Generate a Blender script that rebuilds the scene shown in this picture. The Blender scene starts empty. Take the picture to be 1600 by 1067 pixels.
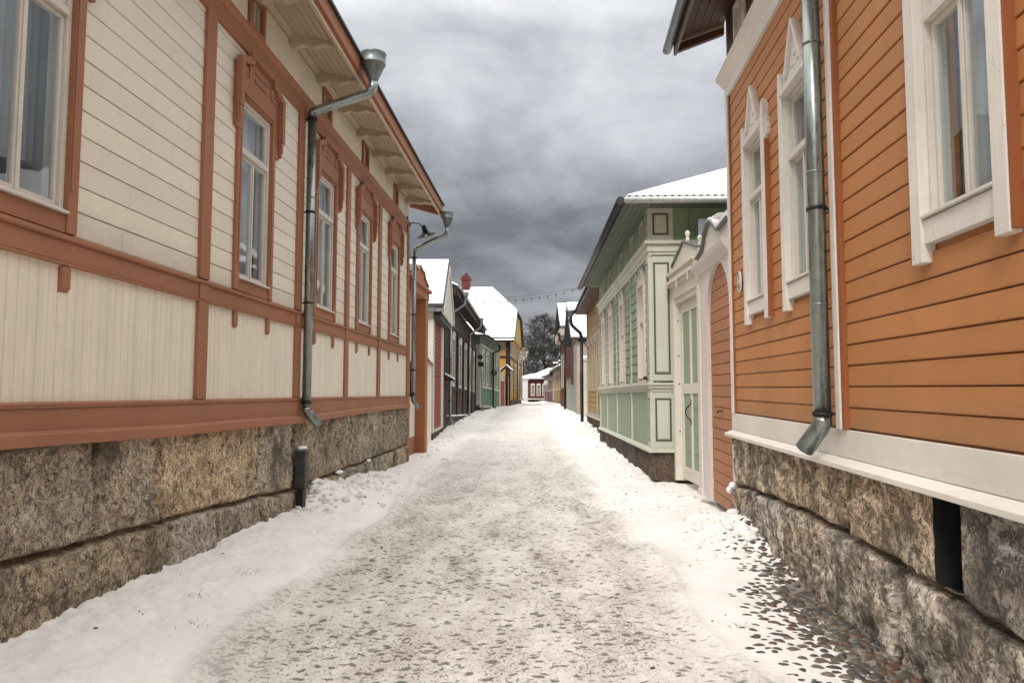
import bpy, bmesh, math, random
import numpy as np
from mathutils import Vector, Matrix, Euler
from math import radians, sin, cos, tan, atan, pi, sqrt
random.seed(7)
S = bpy.context.scene
COL = S.collection
# ------------------------------------------------------------------ camera
cam_d = bpy.data.cameras.new('camera')
cam = bpy.data.objects.new('camera', cam_d); COL.objects.link(cam)
cam_d.sensor_width = 36; cam_d.lens = 36 * 1100 / 1600
cam_d.clip_start = 0.05; cam_d.clip_end = 3000
cam.location = (0, 0, 1.65)
cam.rotation_euler = (radians(90) + atan(82.5 / 1100), 0, 0)
S.camera = cam
# ------------------------------------------------------------------ colour management
S.view_settings.view_transform = 'Standard'
S.view_settings.look = 'None'
S.view_settings.exposure = 0.95
S.view_settings.gamma = 1
# ------------------------------------------------------------------ world: heavy winter overcast
W = bpy.data.worlds.new('World'); S.world = W; W.use_nodes = True
nt = W.node_tree; nt.nodes.clear()
def wn(t, **k):
    n = nt.nodes.new(t)
    for a, v in k.items(): setattr(n, a, v)
    return n
def wl(a, b): nt.links.new(a, b)
def wmath(op, a, b=None, c=None, clamp=False):
    n = wn('ShaderNodeMath', operation=op); n.use_clamp = clamp
    for i, v in enumerate((a, b, c)):
        if v is None: continue
        if isinstance(v, (int, float)): n.inputs[i].default_value = v
        else: wl(v, n.inputs[i])
    return n.outputs[0]
SUN_EL, SUN_AZ = 42, 200
tc = wn('ShaderNodeTexCoord'); sp = wn('ShaderNodeSeparateXYZ'); wl(tc.outputs['Generated'], sp.inputs[0])
zz = wmath('MAXIMUM', sp.outputs[2], 0.0)
den = wmath('ADD', zz, 0.22)
cx = wmath('DIVIDE', sp.outputs[0], den); cy = wmath('DIVIDE', sp.outputs[1], den)
cb = wn('ShaderNodeCombineXYZ'); wl(cx, cb.inputs[0]); wl(cy, cb.inputs[1]); cb.inputs[2].default_value = 3.7
n1 = wn('ShaderNodeTexNoise'); wl(cb.outputs[0], n1.inputs['Vector'])
n1.inputs['Scale'].default_value = 1.15; n1.inputs['Detail'].default_value = 7; n1.inputs['Roughness'].default_value = 0.58; n1.inputs['Distortion'].default_value = 0.35
n2 = wn('ShaderNodeTexNoise'); wl(cb.outputs[0], n2.inputs['Vector'])
n2.inputs['Scale'].default_value = 3.4; n2.inputs['Detail'].default_value = 6; n2.inputs['Roughness'].default_value = 0.55; n2.inputs['Distortion'].default_value = 0.6
nsum = wmath('ADD', wmath('MULTIPLY', n1.outputs[0], 0.72), wmath('MULTIPLY', n2.outputs[0], 0.28))
el = wn('ShaderNodeValToRGB'); wl(zz, el.inputs[0])      # overcast brightness by elevation
e = el.color_ramp.elements; e[0].position = 0.0; e[0].color = (.19,)*3 + (1,); e[1].position = 1.0; e[1].color = (1.35,)*3 + (1,)
for p, v in ((0.09, .17), (0.16, .135), (0.24, .155), (0.33, .225), (0.47, .255), (0.60, .62), (0.8, 1.1)):
    q = e.new(p); q.color = (v, v, v, 1)
nc = wmath('MULTIPLY', wmath('SUBTRACT', nsum, 0.5), 3.3)
mod = wmath('ADD', 1.0, nc); mod = wmath('MAXIMUM', wmath('MINIMUM', mod, 1.75), 0.58)
val = wmath('MULTIPLY', el.outputs[0], mod)
tint = wn('ShaderNodeValToRGB'); wl(val, tint.inputs[0])
t = tint.color_ramp.elements; t[0].position = 0.0; t[0].color = (.93, .99, 1.08, 1); t[1].position = .75; t[1].color = (1.0, .985, .955, 1)
q = t.new(.3); q.color = (.955, .985, 1.035, 1)
mx = wn('ShaderNodeVectorMath', operation='SCALE'); wl(tint.outputs[0], mx.inputs[0]); wl(wmath('MULTIPLY', val, 1.25), mx.inputs['Scale'])
sky = wn('ShaderNodeTexSky', sky_type='NISHITA'); sky.sun_disc = False
sky.sun_elevation = radians(SUN_EL); sky.sun_rotation = radians(SUN_AZ); sky.air_density = 1; sky.dust_density = 4
b1 = wn('ShaderNodeBackground'); wl(mx.outputs[0], b1.inputs[0]); b1.inputs[1].default_value = 1.0
b2 = wn('ShaderNodeBackground'); wl(sky.outputs[0], b2.inputs[0]); b2.inputs[1].default_value = 0.05
ms = wn('ShaderNodeMixShader'); ms.inputs[0].default_value = 0.06; wl(b1.outputs[0], ms.inputs[1]); wl(b2.outputs[0], ms.inputs[2])
wo = wn('ShaderNodeOutputWorld'); wl(ms.outputs[0], wo.inputs[0])
# ------------------------------------------------------------------ sun (veiled by cloud)
sd = bpy.data.lights.new('sun', 'SUN'); sun = bpy.data.objects.new('sun', sd); COL.objects.link(sun)
sd.energy = 1.2; sd.angle = radians(16); sd.color = (1, .95, .89)
a_ = radians(SUN_AZ)
sun.rotation_euler = (Vector((sin(a_) * cos(radians(SUN_EL)), cos(a_) * cos(radians(SUN_EL)), sin(radians(SUN_EL))))).to_track_quat('Z', 'Y').to_euler()

# ================================================================== node helpers
class NT:
    def __init__(s, name):
        s.m = bpy.data.materials.new(name); s.m.use_nodes = True; s.t = s.m.node_tree; s.t.nodes.clear()
        s.out = s.n('ShaderNodeOutputMaterial'); s.b = s.n('ShaderNodeBsdfPrincipled'); s.l(s.b.outputs[0], s.out.inputs[0])
        s.tc = s.n('ShaderNodeTexCoord')
    def n(s, t, **k):
        n = s.t.nodes.new(t)
        for a, v in k.items(): setattr(n, a, v)
        return n
    def l(s, a, b): s.t.links.new(a, b)
    def setin(s, sock, v):
        if isinstance(v, (int, float)): sock.default_value = v
        elif isinstance(v, (tuple, list)): sock.default_value = tuple(v) + ((1,) if len(v) == 3 and len(sock.default_value) == 4 else ())
        else: s.l(v, sock)
    def math(s, op, a, b=None, clamp=False):
        n = s.n('ShaderNodeMath', operation=op); n.use_clamp = clamp
        s.setin(n.inputs[0], a)
        if b is not None: s.setin(n.inputs[1], b)
        return n.outputs[0]
    def mapping(s, sc=(1, 1, 1), loc=(0, 0, 0), src=None):
        n = s.n('ShaderNodeMapping'); n.inputs['Scale'].default_value = sc; n.inputs['Location'].default_value = loc
        s.l(src or s.tc.outputs['Object'], n.inputs[0]); return n.outputs[0]
    def noise(s, v, sc, det=4, r=.55, d=0):
        n = s.n('ShaderNodeTexNoise'); s.l(v, n.inputs['Vector']); n.inputs['Scale'].default_value = sc
        n.inputs['Detail'].default_value = det; n.inputs['Roughness'].default_value = r; n.inputs['Distortion'].default_value = d
        return n.outputs[0]
    def vor(s, v, sc, feat='F1', out='Distance', rnd=1):
        n = s.n('ShaderNodeTexVoronoi', feature=feat); s.l(v, n.inputs['Vector']); n.inputs['Scale'].default_value = sc
        n.inputs['Randomness'].default_value = rnd
        return n.outputs[out]
    def ramp(s, v, pts):
        n = s.n('ShaderNodeValToRGB'); s.l(v, n.inputs[0]); e = n.color_ramp.elements
        while len(e) > 1: e.remove(e[-1])
        first = True
        for p, c in pts:
            c = (c, c, c) if isinstance(c, (int, float)) else c
            if first: e[0].position = p; e[0].color = tuple(c) + (1,); first = False
            else: q = e.new(p); q.color = tuple(c) + (1,)
        return n.outputs[0]
    def mix(s, f, a, b, mode='MIX'):
        n = s.n('ShaderNodeMix', data_type='RGBA', blend_type=mode)
        s.setin(n.inputs[0], f); s.setin(n.inputs[6], a); s.setin(n.inputs[7], b)
        return n.outputs[2]
    def bump(s, h, st, dist=.01, nrm=None):
        n = s.n('ShaderNodeBump'); n.inputs['Strength'].default_value = st; n.inputs['Distance'].default_value = dist
        s.l(h, n.inputs['Height'])
        if nrm is not None: s.l(nrm, n.inputs['Normal'])
        s.l(n.outputs[0], s.b.inputs['Normal']); return n.outputs[0]
    def base(s, c): s.setin(s.b.inputs['Base Color'], c)
    def set(s, **k):
        for a, v in k.items(): s.setin(s.b.inputs[a.replace('_', ' ')], v)

def hexl(r, g, b):   # sRGB 0-255 -> linear
    f = lambda v: (v / 255) / 12.92 if v / 255 < .04045 else ((v / 255 + .055) / 1.055) ** 2.4
    return (f(r), f(g), f(b))
def sc3(c, k): return tuple(v * k for v in c)

def paint(name, col, rough=.6, axis='x', board=None, worn=0.0, under=(.16, .13, .10), var=.10, grain=1.0, boff=0.0):
    """weathered oil paint on timber; axis = grain direction; board = (axis, pitch) for tone per board"""
    m = NT(name); o = m.tc.outputs['Object']
    st = {'x': (1.2, 18, 18), 'z': (18, 18, 1.2), 'n': (6, 6, 6)}[axis]
    g = m.noise(m.mapping(st), 3.2 * grain, 5, .6)
    big = m.noise(o, 1.3, 4, .6)
    mid = m.noise(o, 9, 4, .6)
    c = m.mix(m.ramp(big, [(.3, 0), (.7, 1)]), sc3(col, 1 - var), sc3(col, 1 + var * .6))
    c = m.mix(m.math('MULTIPLY', m.ramp(g, [(.45, 0), (.72, 1)]), .22), c, sc3(col, .62))
    c = m.mix(m.math('MULTIPLY', m.ramp(mid, [(.52, 0), (.75, 1)]), .20), c, (col[0] * .8, col[1] * .74, col[2] * .66))
    if board:
        ax, p = board
        s_ = m.n('ShaderNodeSeparateXYZ'); m.l(o, s_.inputs[0])
        v = m.math('FLOOR', m.math('DIVIDE', m.math('SUBTRACT', s_.outputs['XYZ'.index(ax.upper())], boff), p))
        wnz = m.n('ShaderNodeTexWhiteNoise', noise_dimensions='1D'); m.l(v, wnz.inputs['W'])
        c = m.mix(m.math('MULTIPLY', wnz.outputs[0], .26), c, sc3(col, .68))
        spl = m.ramp(m.math('ADD', m.math('DIVIDE', m.math('SUBTRACT', s_.outputs[2], boff), .9), m.math('MULTIPLY', m.noise(o, 6, 5, .7), .5)), [(.15, 1), (.62, 0)])
        if ax == 'z': c = m.mix(m.math('MULTIPLY', spl, .32), c, (.20, .16, .12))
        # rain streaks down the face
        stv = m.noise(m.mapping((9, 9, .7)), 2.0, 4, .65)
        c = m.mix(m.math('MULTIPLY', m.ramp(stv, [(.55, 0), (.8, 1)]), .28), c, (col[0] * .66, col[1] * .6, col[2] * .52))
    if worn > 0:
        w = m.noise(m.mapping((3, 3, 14) if axis == 'x' else (14, 14, 3)), 3.5, 8, .72)
        wm = m.ramp(w, [(.69 - worn * .16, 0), (.71 - worn * .14, 1)])
        c = m.mix(m.math('MULTIPLY', wm, .85), c, under)
    spk = m.noise(o, 60, 2, .5)
    c = m.mix(m.math('MULTIPLY', m.ramp(spk, [(.68, 0), (.74, 1)]), .22), c, (.11, .09, .07))
    m.base(c); m.set(Roughness=rough); m.b.inputs['Specular IOR Level'].default_value = .35
    h = m.math('ADD', m.math('MULTIPLY', g, .7), m.math('MULTIPLY', mid, .5))
    if worn > 0: h = m.math('SUBTRACT', h, m.math('MULTIPLY', wm, .8))
    m.bump(h, .35, .004)
    return m.m

def stone(name, base, dark, warm, swirl=0.0, moss=0.0):
    m = NT(name); o = m.tc.outputs['Object']
    dn = m.n('ShaderNodeTexNoise'); m.l(o, dn.inputs['Vector']); dn.inputs['Scale'].default_value = 1.4; dn.inputs['Detail'].default_value = 4
    wv = m.n('ShaderNodeVectorMath', operation='MULTIPLY_ADD'); m.l(dn.outputs['Color'], wv.inputs[0]); wv.inputs[1].default_value = (1.0,) * 3; m.l(o, wv.inputs[2])
    big = m.noise(wv.outputs[0], 1.7, 6, .62)
    fine = m.noise(m.mapping((40, 40, 26)), 1.0, 6, .78, 1.0)
    med = m.noise(m.mapping((14, 14, 9)), 1.0, 6, .7, 1.2)
    blk = m.n('ShaderNodeAttribute'); blk.attribute_name = 'tone'
    c = m.mix(m.ramp(big, [(.35, 0), (.65, 1)]), base, warm)
    c = m.mix(m.ramp(fine, [(.41, 1), (.51, 0)]), c, dark)
    c = m.mix(m.math('MULTIPLY', m.ramp(med, [(.40, 1), (.53, 0)]), .7), c, sc3(dark, .8))
    c = m.mix(m.math('MULTIPLY', m.ramp(m.noise(m.mapping((90, 90, 90)), 1, 2, .5), [(.60, 0), (.68, 1)]), .6), c, sc3(base, 1.9))
    if swirl > 0:
        w = m.n('ShaderNodeTexWave', wave_type='BANDS', bands_direction='DIAGONAL'); m.l(wv.outputs[0], w.inputs['Vector'])
        w.inputs['Scale'].default_value = 1.5; w.inputs['Distortion'].default_value = 12; w.inputs['Detail'].default_value = 5; w.inputs['Detail Scale'].default_value = 1.6; w.inputs['Detail Roughness'].default_value = .65
        c = m.mix(m.math('MULTIPLY', m.ramp(w.outputs['Fac'], [(.02, 1), (.16, 0)]), swirl), c, sc3(dark, 1.2))
        c = m.mix(m.math('MULTIPLY', m.ramp(w.outputs['Fac'], [(.86, 0), (.97, 1)]), swirl * .8), c, sc3(base, 1.7))
    crk = m.vor(m.mapping((1.5, 1.5, 2.4), src=wv.outputs[0]), 1.7, 'DISTANCE_TO_EDGE'); c = m.mix(m.math('MULTIPLY', m.ramp(crk, [(.006, 1), (.022, 0)]), .55), c, sc3(dark, .7))
    stain = m.noise(m.mapping((1.6, 1.6, .8), (3, 1, 2)), 1.6, 6, .65)
    c = m.mix(m.math('MULTIPLY', m.ramp(stain, [(.48, 0), (.64, 1)]), .80), c, sc3(dark, 1.1))
    if moss > 0:
        ms_ = m.noise(m.mapping((1, 1, 1), (7, 2, 1)), 2.2, 5, .6)
        c = m.mix(m.math('MULTIPLY', m.ramp(ms_, [(.60, 0), (.68, 1)]), moss), c, (.055, .06, .018))
    c = m.mix(1.0, c, blk.outputs['Color'], 'MULTIPLY')
    m.base(c); m.set(Roughness=.88)
    h = m.math('ADD', m.math('MULTIPLY', fine, .5), m.math('ADD', med, m.math('MULTIPLY', big, .5)))
    m.bump(h, .9, .02)
    return m.m

def plain(name, col, rough=.6, metal=0.0, var=.15, nscale=8, bump=.1, spec=.5):
    m = NT(name); o = m.tc.outputs['Object']; n = m.noise(o, nscale, 5, .6)
    c = m.mix(m.ramp(n, [(.3, 0), (.7, 1)]), sc3(col, 1 - var), sc3(col, 1 + var))
    m.base(c); m.set(Roughness=rough, Metallic=metal); m.b.inputs['Specular IOR Level'].default_value = spec
    if bump: m.bump(n, bump, .01)
    return m.m

def zinc(name, col, rough=.36):
    m = NT(name); o = m.tc.outputs['Object']; n = m.noise(m.mapping((10, 10, 2.2)), 2.4, 6, .65); f = m.vor(o, 34, out='Color')
    c = m.mix(m.ramp(n, [(.35, 0), (.68, 1)]), sc3(col, .72), sc3(col, 1.15))
    c = m.mix(m.math('MULTIPLY', m.ramp(m.noise(o, 20, 5, .7), [(.58, 0), (.72, 1)]), .45), c, sc3(col, .4))
    m.base(c); m.set(Metallic=.85, Roughness=m.ramp(n, [(.3, rough - .08), (.7, rough + .16)])); m.bump(n, .12, .01)
    return m.m

def snow_mat(name, col=(.80, .77, .74), fine=1.0):
    m = NT(name); o = m.tc.outputs['Object']; n = m.noise(o, 5, 6, .6); f = m.noise(o, 55, 4, .65)
    c = m.mix(m.ramp(n, [(.3, 0), (.7, 1)]), sc3(col, .96), col)
    m.base(c); m.set(Roughness=.75); m.b.inputs['Specular IOR Level'].default_value = .25
    m.b.inputs['Subsurface Weight'].default_value = 0
    m.bump(m.math('ADD', n, m.math('MULTIPLY', f, .3)), .35 * fine, .03)
    return m.m

def glass_mat():
    m = NT('window_glass'); t = m.t
    tr = m.n('ShaderNodeBsdfTransparent'); tr.inputs[0].default_value = (.93, .96, .97, 1)
    gl = m.n('ShaderNodeBsdfGlossy'); gl.inputs['Roughness'].default_value = .015; gl.inputs[0].default_value = (.92, .96, 1, 1)
    fr = m.n('ShaderNodeFresnel'); fr.inputs[0].default_value = 1.52
    bn = m.n('ShaderNodeBump'); bn.inputs['Strength'].default_value = .10; bn.inputs['Distance'].default_value = .02
    m.l(m.noise(m.tc.outputs['Object'], 3.0, 2, .5), bn.inputs['Height']); m.l(bn.outputs[0], gl.inputs['Normal'])
    ge = m.n('ShaderNodeNewGeometry'); f = m.math('MULTIPLY', m.math('ADD', m.math('MULTIPLY', fr.outputs[0], .9), .03, clamp=True), m.math('SUBTRACT', 1.0, ge.outputs['Backfacing']))
    mx = m.n('ShaderNodeMixShader'); m.l(f, mx.inputs[0]); m.l(tr.outputs[0], mx.inputs[1]); m.l(gl.outputs[0], mx.inputs[2])
    m.l(mx.outputs[0], m.out.inputs[0]); t.nodes.remove(m.b)
    return m.m

def curtain_mat():
    m = NT('curtain_cloth'); n = m.noise(m.mapping((30, 30, 3)), 2, 4, .6)
    c = m.mix(n, (.74, .79, .82), (.90, .93, .95))
    df = m.n('ShaderNodeBsdfDiffuse'); tl = m.n('ShaderNodeBsdfTranslucent'); m.l(c, df.inputs[0]); m.l(c, tl.inputs[0])
    mx = m.n('ShaderNodeMixShader'); mx.inputs[0].default_value = .3; m.l(df.outputs[0], mx.inputs[1]); m.l(tl.outputs[0], mx.inputs[2])
    m.l(mx.outputs[0], m.out.inputs[0]); m.t.nodes.remove(m.b)
    return m.m

CREAM = (.82, .755, .645); BROWN = (.34, .150, .082); ORANGE = (.50, .215, .078); OWHITE = (.74, .70, .64)
M = {}
M['cream_h'] = paint('cream_horizontal_boards', CREAM, board=('z', .195), boff=2.79, worn=.02, var=.05)
M['cream_v'] = paint('cream_vertical_boards', CREAM, axis='z', board=('x', .095), worn=.02, var=.05)
M['brown_h'] = paint('red_brown_trim', BROWN, worn=.05, under=(.2, .13, .1), var=.14)
M['brown_v'] = paint('red_brown_posts', BROWN, axis='z', worn=.05, under=(.2, .13, .1))
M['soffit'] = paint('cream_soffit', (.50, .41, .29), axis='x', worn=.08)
M['orange'] = paint('orange_boards', ORANGE, board=('z', .155), boff=1.35, var=.13, worn=.06, under=(.3, .12, .05))
M['orange_trim'] = paint('orange_dark_trim', (.30, .10, .035), axis='z')
M['owhite_v'] = paint('weathered_white_casing', OWHITE, axis='z', worn=.32, under=(.27, .24, .2))
M['owhite_h'] = paint('white_painted_boards', OWHITE, axis='x', worn=.10, under=(.33, .29, .24))
M['sash'] = paint('white_sash_paint', (.66, .62, .56), axis='z', worn=.18, under=(.28, .25, .2))
M['darkwood'] = paint('dark_stained_boards', (.085, .035, .022), axis='z', board=('x', .11))
M['glass'] = glass_mat(); M['curtain'] = curtain_mat()
M['room'] = plain('dim_interior', (.22, .20, .18), .9, bump=0)
M['zinc'] = zinc('galvanised_pipe', (.30, .335, .32), .28); M['zincdark'] = zinc('weathered_zinc', (.20, .22, .22), .45)
M['iron'] = plain('black_iron', (.03, .03, .03), .5, .6)
M['snow'] = snow_mat('roof_snow', (.86, .86, .86))
M['graniteL'] = stone('speckled_granite', (.60, .54, .44), (.05, .043, .034), (.48, .40, .30), .12, .25)
M['graniteR'] = stone('banded_granite', (.56, .54, .50), (.06, .054, .047), (.54, .43, .31), .60, .25)
M['graniteD'] = stone('dark_granite', (.12, .095, .075), (.02, .018, .015), (.12, .075, .05), 0, .2)
M['roofdark'] = plain('black_roofing', (.035, .035, .038), .6)

# ================================================================== mesh helpers
class MB:
    def __init__(s): s.v = []; s.f = []; s.sm = []
    def add(s, vs, fs, sm=False):
        o = len(s.v); s.v += [tuple(v) for v in vs]; s.f += [tuple(i + o for i in f) for f in fs]; s.sm += [sm] * len(fs); return s
    def box(s, x0, x1, y0, y1, z0, z1):
        x0, x1 = min(x0, x1), max(x0, x1); y0, y1 = min(y0, y1), max(y0, y1); z0, z1 = min(z0, z1), max(z0, z1)
        return s.add([(x0, y0, z0), (x1, y0, z0), (x1, y1, z0), (x0, y1, z0), (x0, y0, z1), (x1, y0, z1), (x1, y1, z1), (x0, y1, z1)],
                     [(0, 3, 2, 1), (4, 5, 6, 7), (0, 1, 5, 4), (1, 2, 6, 5), (2, 3, 7, 6), (3, 0, 4, 7)])
    def prism(s, pts, ax, a0, a1):
        n = len(pts)
        mk = {'x': lambda p, a: (a, p[0], p[1]), 'y': lambda p, a: (p[0], a, p[1]), 'z': lambda p, a: (p[0], p[1], a)}[ax]
        vs = [mk(p, a0) for p in pts] + [mk(p, a1) for p in pts]
        fs = [tuple(range(n)), tuple(range(2 * n - 1, n - 1, -1))] + [(i, i + n, (i + 1) % n + n, (i + 1) % n) for i in range(n)]
        return s.add(vs, fs)
    def tube(s, path, r, n=14, cap=True):
        P = [Vector(p) for p in path]; rs = r if isinstance(r, (list, tuple)) else [r] * len(P)
        T = []
        for i in range(len(P)):
            a = (P[i] - P[i - 1]).normalized() if i else None; b = (P[i + 1] - P[i]).normalized() if i < len(P) - 1 else None
            T.append(((a or b) + (b or a)).normalized())
        ref = Vector((0, 0, 1)) if abs(T[0].z) < .9 else Vector((1, 0, 0))
        nrm = (ref - T[0] * ref.dot(T[0])).normalized(); vs = []
        for i, p in enumerate(P):
            nrm = (nrm - T[i] * nrm.dot(T[i])).normalized(); bi = T[i].cross(nrm)
            k = 1.0
            if 0 < i < len(P) - 1:
                k = 1 / max(.5, (P[i] - P[i - 1]).normalized().dot(T[i]))
            for j in range(n):
                an = 2 * pi * j / n; vs.append(p + (nrm * cos(an) + bi * sin(an)) * rs[i] * (k if False else 1))
        fs = [(i * n + j, i * n + (j + 1) % n, (i + 1) * n + (j + 1) % n, (i + 1) * n + j) for i in range(len(P) - 1) for j in range(n)]
        s.add(vs, fs, True)
        if cap: 
            o = len(s.v) - len(vs); s.f += [tuple(o + j for j in range(n))[::-1], tuple(o + (len(P) - 1) * n + j for j in range(n))]; s.sm += [False, False]
        return s
    def lathe(s, prof, c, n=20, axis=None):
        vs = []
        R = Matrix.Identity(3) if axis is None else Vector((0, 0, 1)).rotation_difference(Vector(axis)).to_matrix()
        for r, z in prof:
            for j in range(n):
                an = 2 * pi * j / n; vs.append(Vector(c) + R @ Vector((r * cos(an), r * sin(an), z)))
        fs = [(i * n + j, i * n + (j + 1) % n, (i + 1) * n + (j + 1) % n, (i + 1) * n + j) for i in range(len(prof) - 1) for j in range(n)]
        s.add(vs, fs, True); o = len(s.v) - len(vs)
        s.f += [tuple(o + j for j in range(n))[::-1], tuple(o + (len(prof) - 1) * n + j for j in range(n))]; s.sm += [False, False]
        return s
    def blob(s, c, r, seed=0, n=10, m=7):
        rng = random.Random(seed); vs = []; ph = [rng.uniform(0, 6.28) for _ in range(4)]
        for i in range(m + 1):
            th = pi * i / m
            for j in range(n):
                an = 2 * pi * j / n
                k = 1 + .14 * sin(2 * an + ph[0]) * sin(th) + .10 * sin(3 * an + ph[1] + th * 2) + .06 * sin(5 * th + ph[2])
                vs.append((c[0] + r[0] * k * sin(th) * cos(an), c[1] + r[1] * k * sin(th) * sin(an), c[2] + r[2] * k * cos(th)))
        return s.add(vs, [(i * n + j, (i + 1) * n + j, (i + 1) * n + (j + 1) % n, i * n + (j + 1) % n) for i in range(m) for j in range(n)], True)
    def build(s, name, mat, parent=None, bevel=0, label=None, weld=False):
        me = bpy.data.meshes.new(name); me.from_pydata(s.v, [], s.f); me.update()
        me.polygons.foreach_set('use_smooth', s.sm)
        bm = bmesh.new(); bm.from_mesh(me); bmesh.ops.recalc_face_normals(bm, faces=bm.faces); bm.to_mesh(me); bm.free()
        o = bpy.data.objects.new(name, me); COL.objects.link(o); me.materials.append(mat)
        if parent is not None: o.parent = parent
        if bevel:
            b = o.modifiers.new('bevel', 'BEVEL'); b.width = bevel; b.segments = 2; b.limit_method = 'ANGLE'; b.angle_limit = radians(50)
        if label: o['label'] = label
        return o

def tag(o, label=None, cat=None, group=None, kind=None):
    if label: o['label'] = label
    if cat: o['category'] = cat
    if group: o['group'] = group
    if kind: o['kind'] = kind
    return o
def thing(name, label, cat, mat=None, loc=None, group=None):
    o = bpy.data.objects.new(name, None); COL.objects.link(o); o.empty_display_size = .3
    if mat is not None: o.matrix_world = mat
    if loc is not None: o.location = loc
    return tag(o, label, cat, group)
def frame(org, az, slope, right=False):
    """elevation frame: local x runs to the viewer's right when facing the facade, -y points to the street"""
    a = radians(az); q = radians(slope)
    U = Vector((sin(a) * cos(q), cos(a) * cos(q), sin(q))); Wd = Vector((cos(a), -sin(a), 0))
    V = Wd.cross(U); V = V if V.z > 0 else -V
    X = -U if right else U; Y = Wd if right else -Wd
    m = Matrix((X, Y, V)).transposed().to_4x4(); m.translation = Vector(org); return m

def wall_strips(mb, x0, x1, z0, z1, ops, y0, y1):
    """solid wall with rectangular openings [(xa,xb,za,zb)]"""
    ops = sorted(o for o in ops if o[1] > x0 and o[0] < x1 and o[3] > z0 and o[2] < z1); cur = x0
    for a, b, c, d in ops:
        if a > cur: mb.box(cur, a, y0, y1, z0, z1)
        if c > z0: mb.box(a, b, y0, y1, z0, c)
        if d < z1: mb.box(a, b, y0, y1, d, z1)
        cur = b
    if cur < x1: mb.box(cur, x1, y0, y1, z0, z1)

def hsiding(mb, x0, x1, z0, z1, pitch, ops=(), yb=.008, t0=.026, t1=.007, gap=.004, seed=0, stag=True):
    """overlapping horizontal boards, interrupted by openings, butt joints at random places"""
    rng = random.Random(seed); z = z0
    while z < z1 - .02:
        ze = min(z + pitch, z1); segs = [(x0, x1)]
        for a, b, c, d in ops:
            if d > z + .005 and c < ze - .005:
                ns = []
                for p, q in segs:
                    if b <= p or a >= q: ns.append((p, q)); continue
                    if a > p: ns.append((p, a))
                    if b < q: ns.append((b, q))
                segs = ns
        out = []
        for p, q in segs:
            if stag and q - p > 2.2 and rng.random() < .8:
                c = rng.uniform(p + .5, q - .5); out += [(p, c - .0015), (c + .0015, q)]
            else: out.append((p, q))
        for p, q in out:
            j = rng.uniform(-.0035, .0035)
            j *= .5; mb.prism([(yb, z + gap), (-t0 + j + .004, z + gap), (-t0 + j, z + gap + .006), (-t0 + j, z + gap + .02), (-t1 + j * .4, ze - .004), (-t1 + .004, ze), (yb, ze)], 'x', p, q)
        z = ze
def vsiding(mb, x0, x1, z0, z1, pitch, ops=(), t=.018, yb=.008, seed=0):
    rng = random.Random(seed); x = x0
    while x < x1 - .01:
        xe = min(x + pitch, x1); zs = [(z0, z1)]
        for a, b, c, d in ops:
            if b > x and a < xe:
                ns = []
                for p, q in zs:
                    if d <= p or c >= q: ns.append((p, q)); continue
                    if c > p: ns.append((p, c))
                    if d < q: ns.append((d, q))
                zs = ns
        j = rng.uniform(-.002, .002)
        for p, q in zs:
            mb.prism([(x + .002, yb), (x + .002, -t + .007 + j), (x + .008, -t + j), (xe - .008, -t + j), (xe - .002, -t + .007 + j), (xe - .002, yb)], 'z', p, q)
        x = xe

# ---------------------------------------------------------------- lattice noise (numpy)
def vnoise(x, y, seed=0):
    xi = np.floor(x).astype(np.int64); yi = np.floor(y).astype(np.int64); fx = x - xi; fy = y - yi
    fx = fx * fx * (3 - 2 * fx); fy = fy * fy * (3 - 2 * fy)
    def h(a, b):
        n = (a * 374761393 + b * 668265263 + seed * 1442695041) & 0xffffffff
        n = ((n ^ (n >> 13)) * 1274126177) & 0xffffffff
        n = n ^ (n >> 16); return (n & 0xffff) / 65535.0
    return (h(xi, yi) * (1 - fx) + h(xi + 1, yi) * fx) * (1 - fy) + (h(xi, yi + 1) * (1 - fx) + h(xi + 1, yi + 1) * fx) * fy
def fbm(x, y, oct=4, seed=0, g=.5):
    s = 0; a = 1; t = 0
    for i in range(oct):
        s = s + a * vnoise(x * 2 ** i + 17.3 * i, y * 2 ** i + 5.1 * i, seed + i); t += a; a *= g
    return s / t
def worley(x, y, seed=0):
    xi = np.floor(x).astype(np.int64); yi = np.floor(y).astype(np.int64); best = np.full(x.shape, 9.)
    for i in (-1, 0, 1):
        for j in (-1, 0, 1):
            a = xi + i; b = yi + j; n = (a * 374761393 + b * 668265263 + seed * 1442695041) & 0xffffffff
            n = ((n ^ (n >> 13)) * 1274126177) & 0xffffffff; n = n ^ (n >> 16)
            px = a + (n & 0xff) / 255.; py = b + ((n >> 8) & 0xff) / 255.
            best = np.minimum(best, (x - px) ** 2 + (y - py) ** 2)
    return np.sqrt(best)
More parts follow.
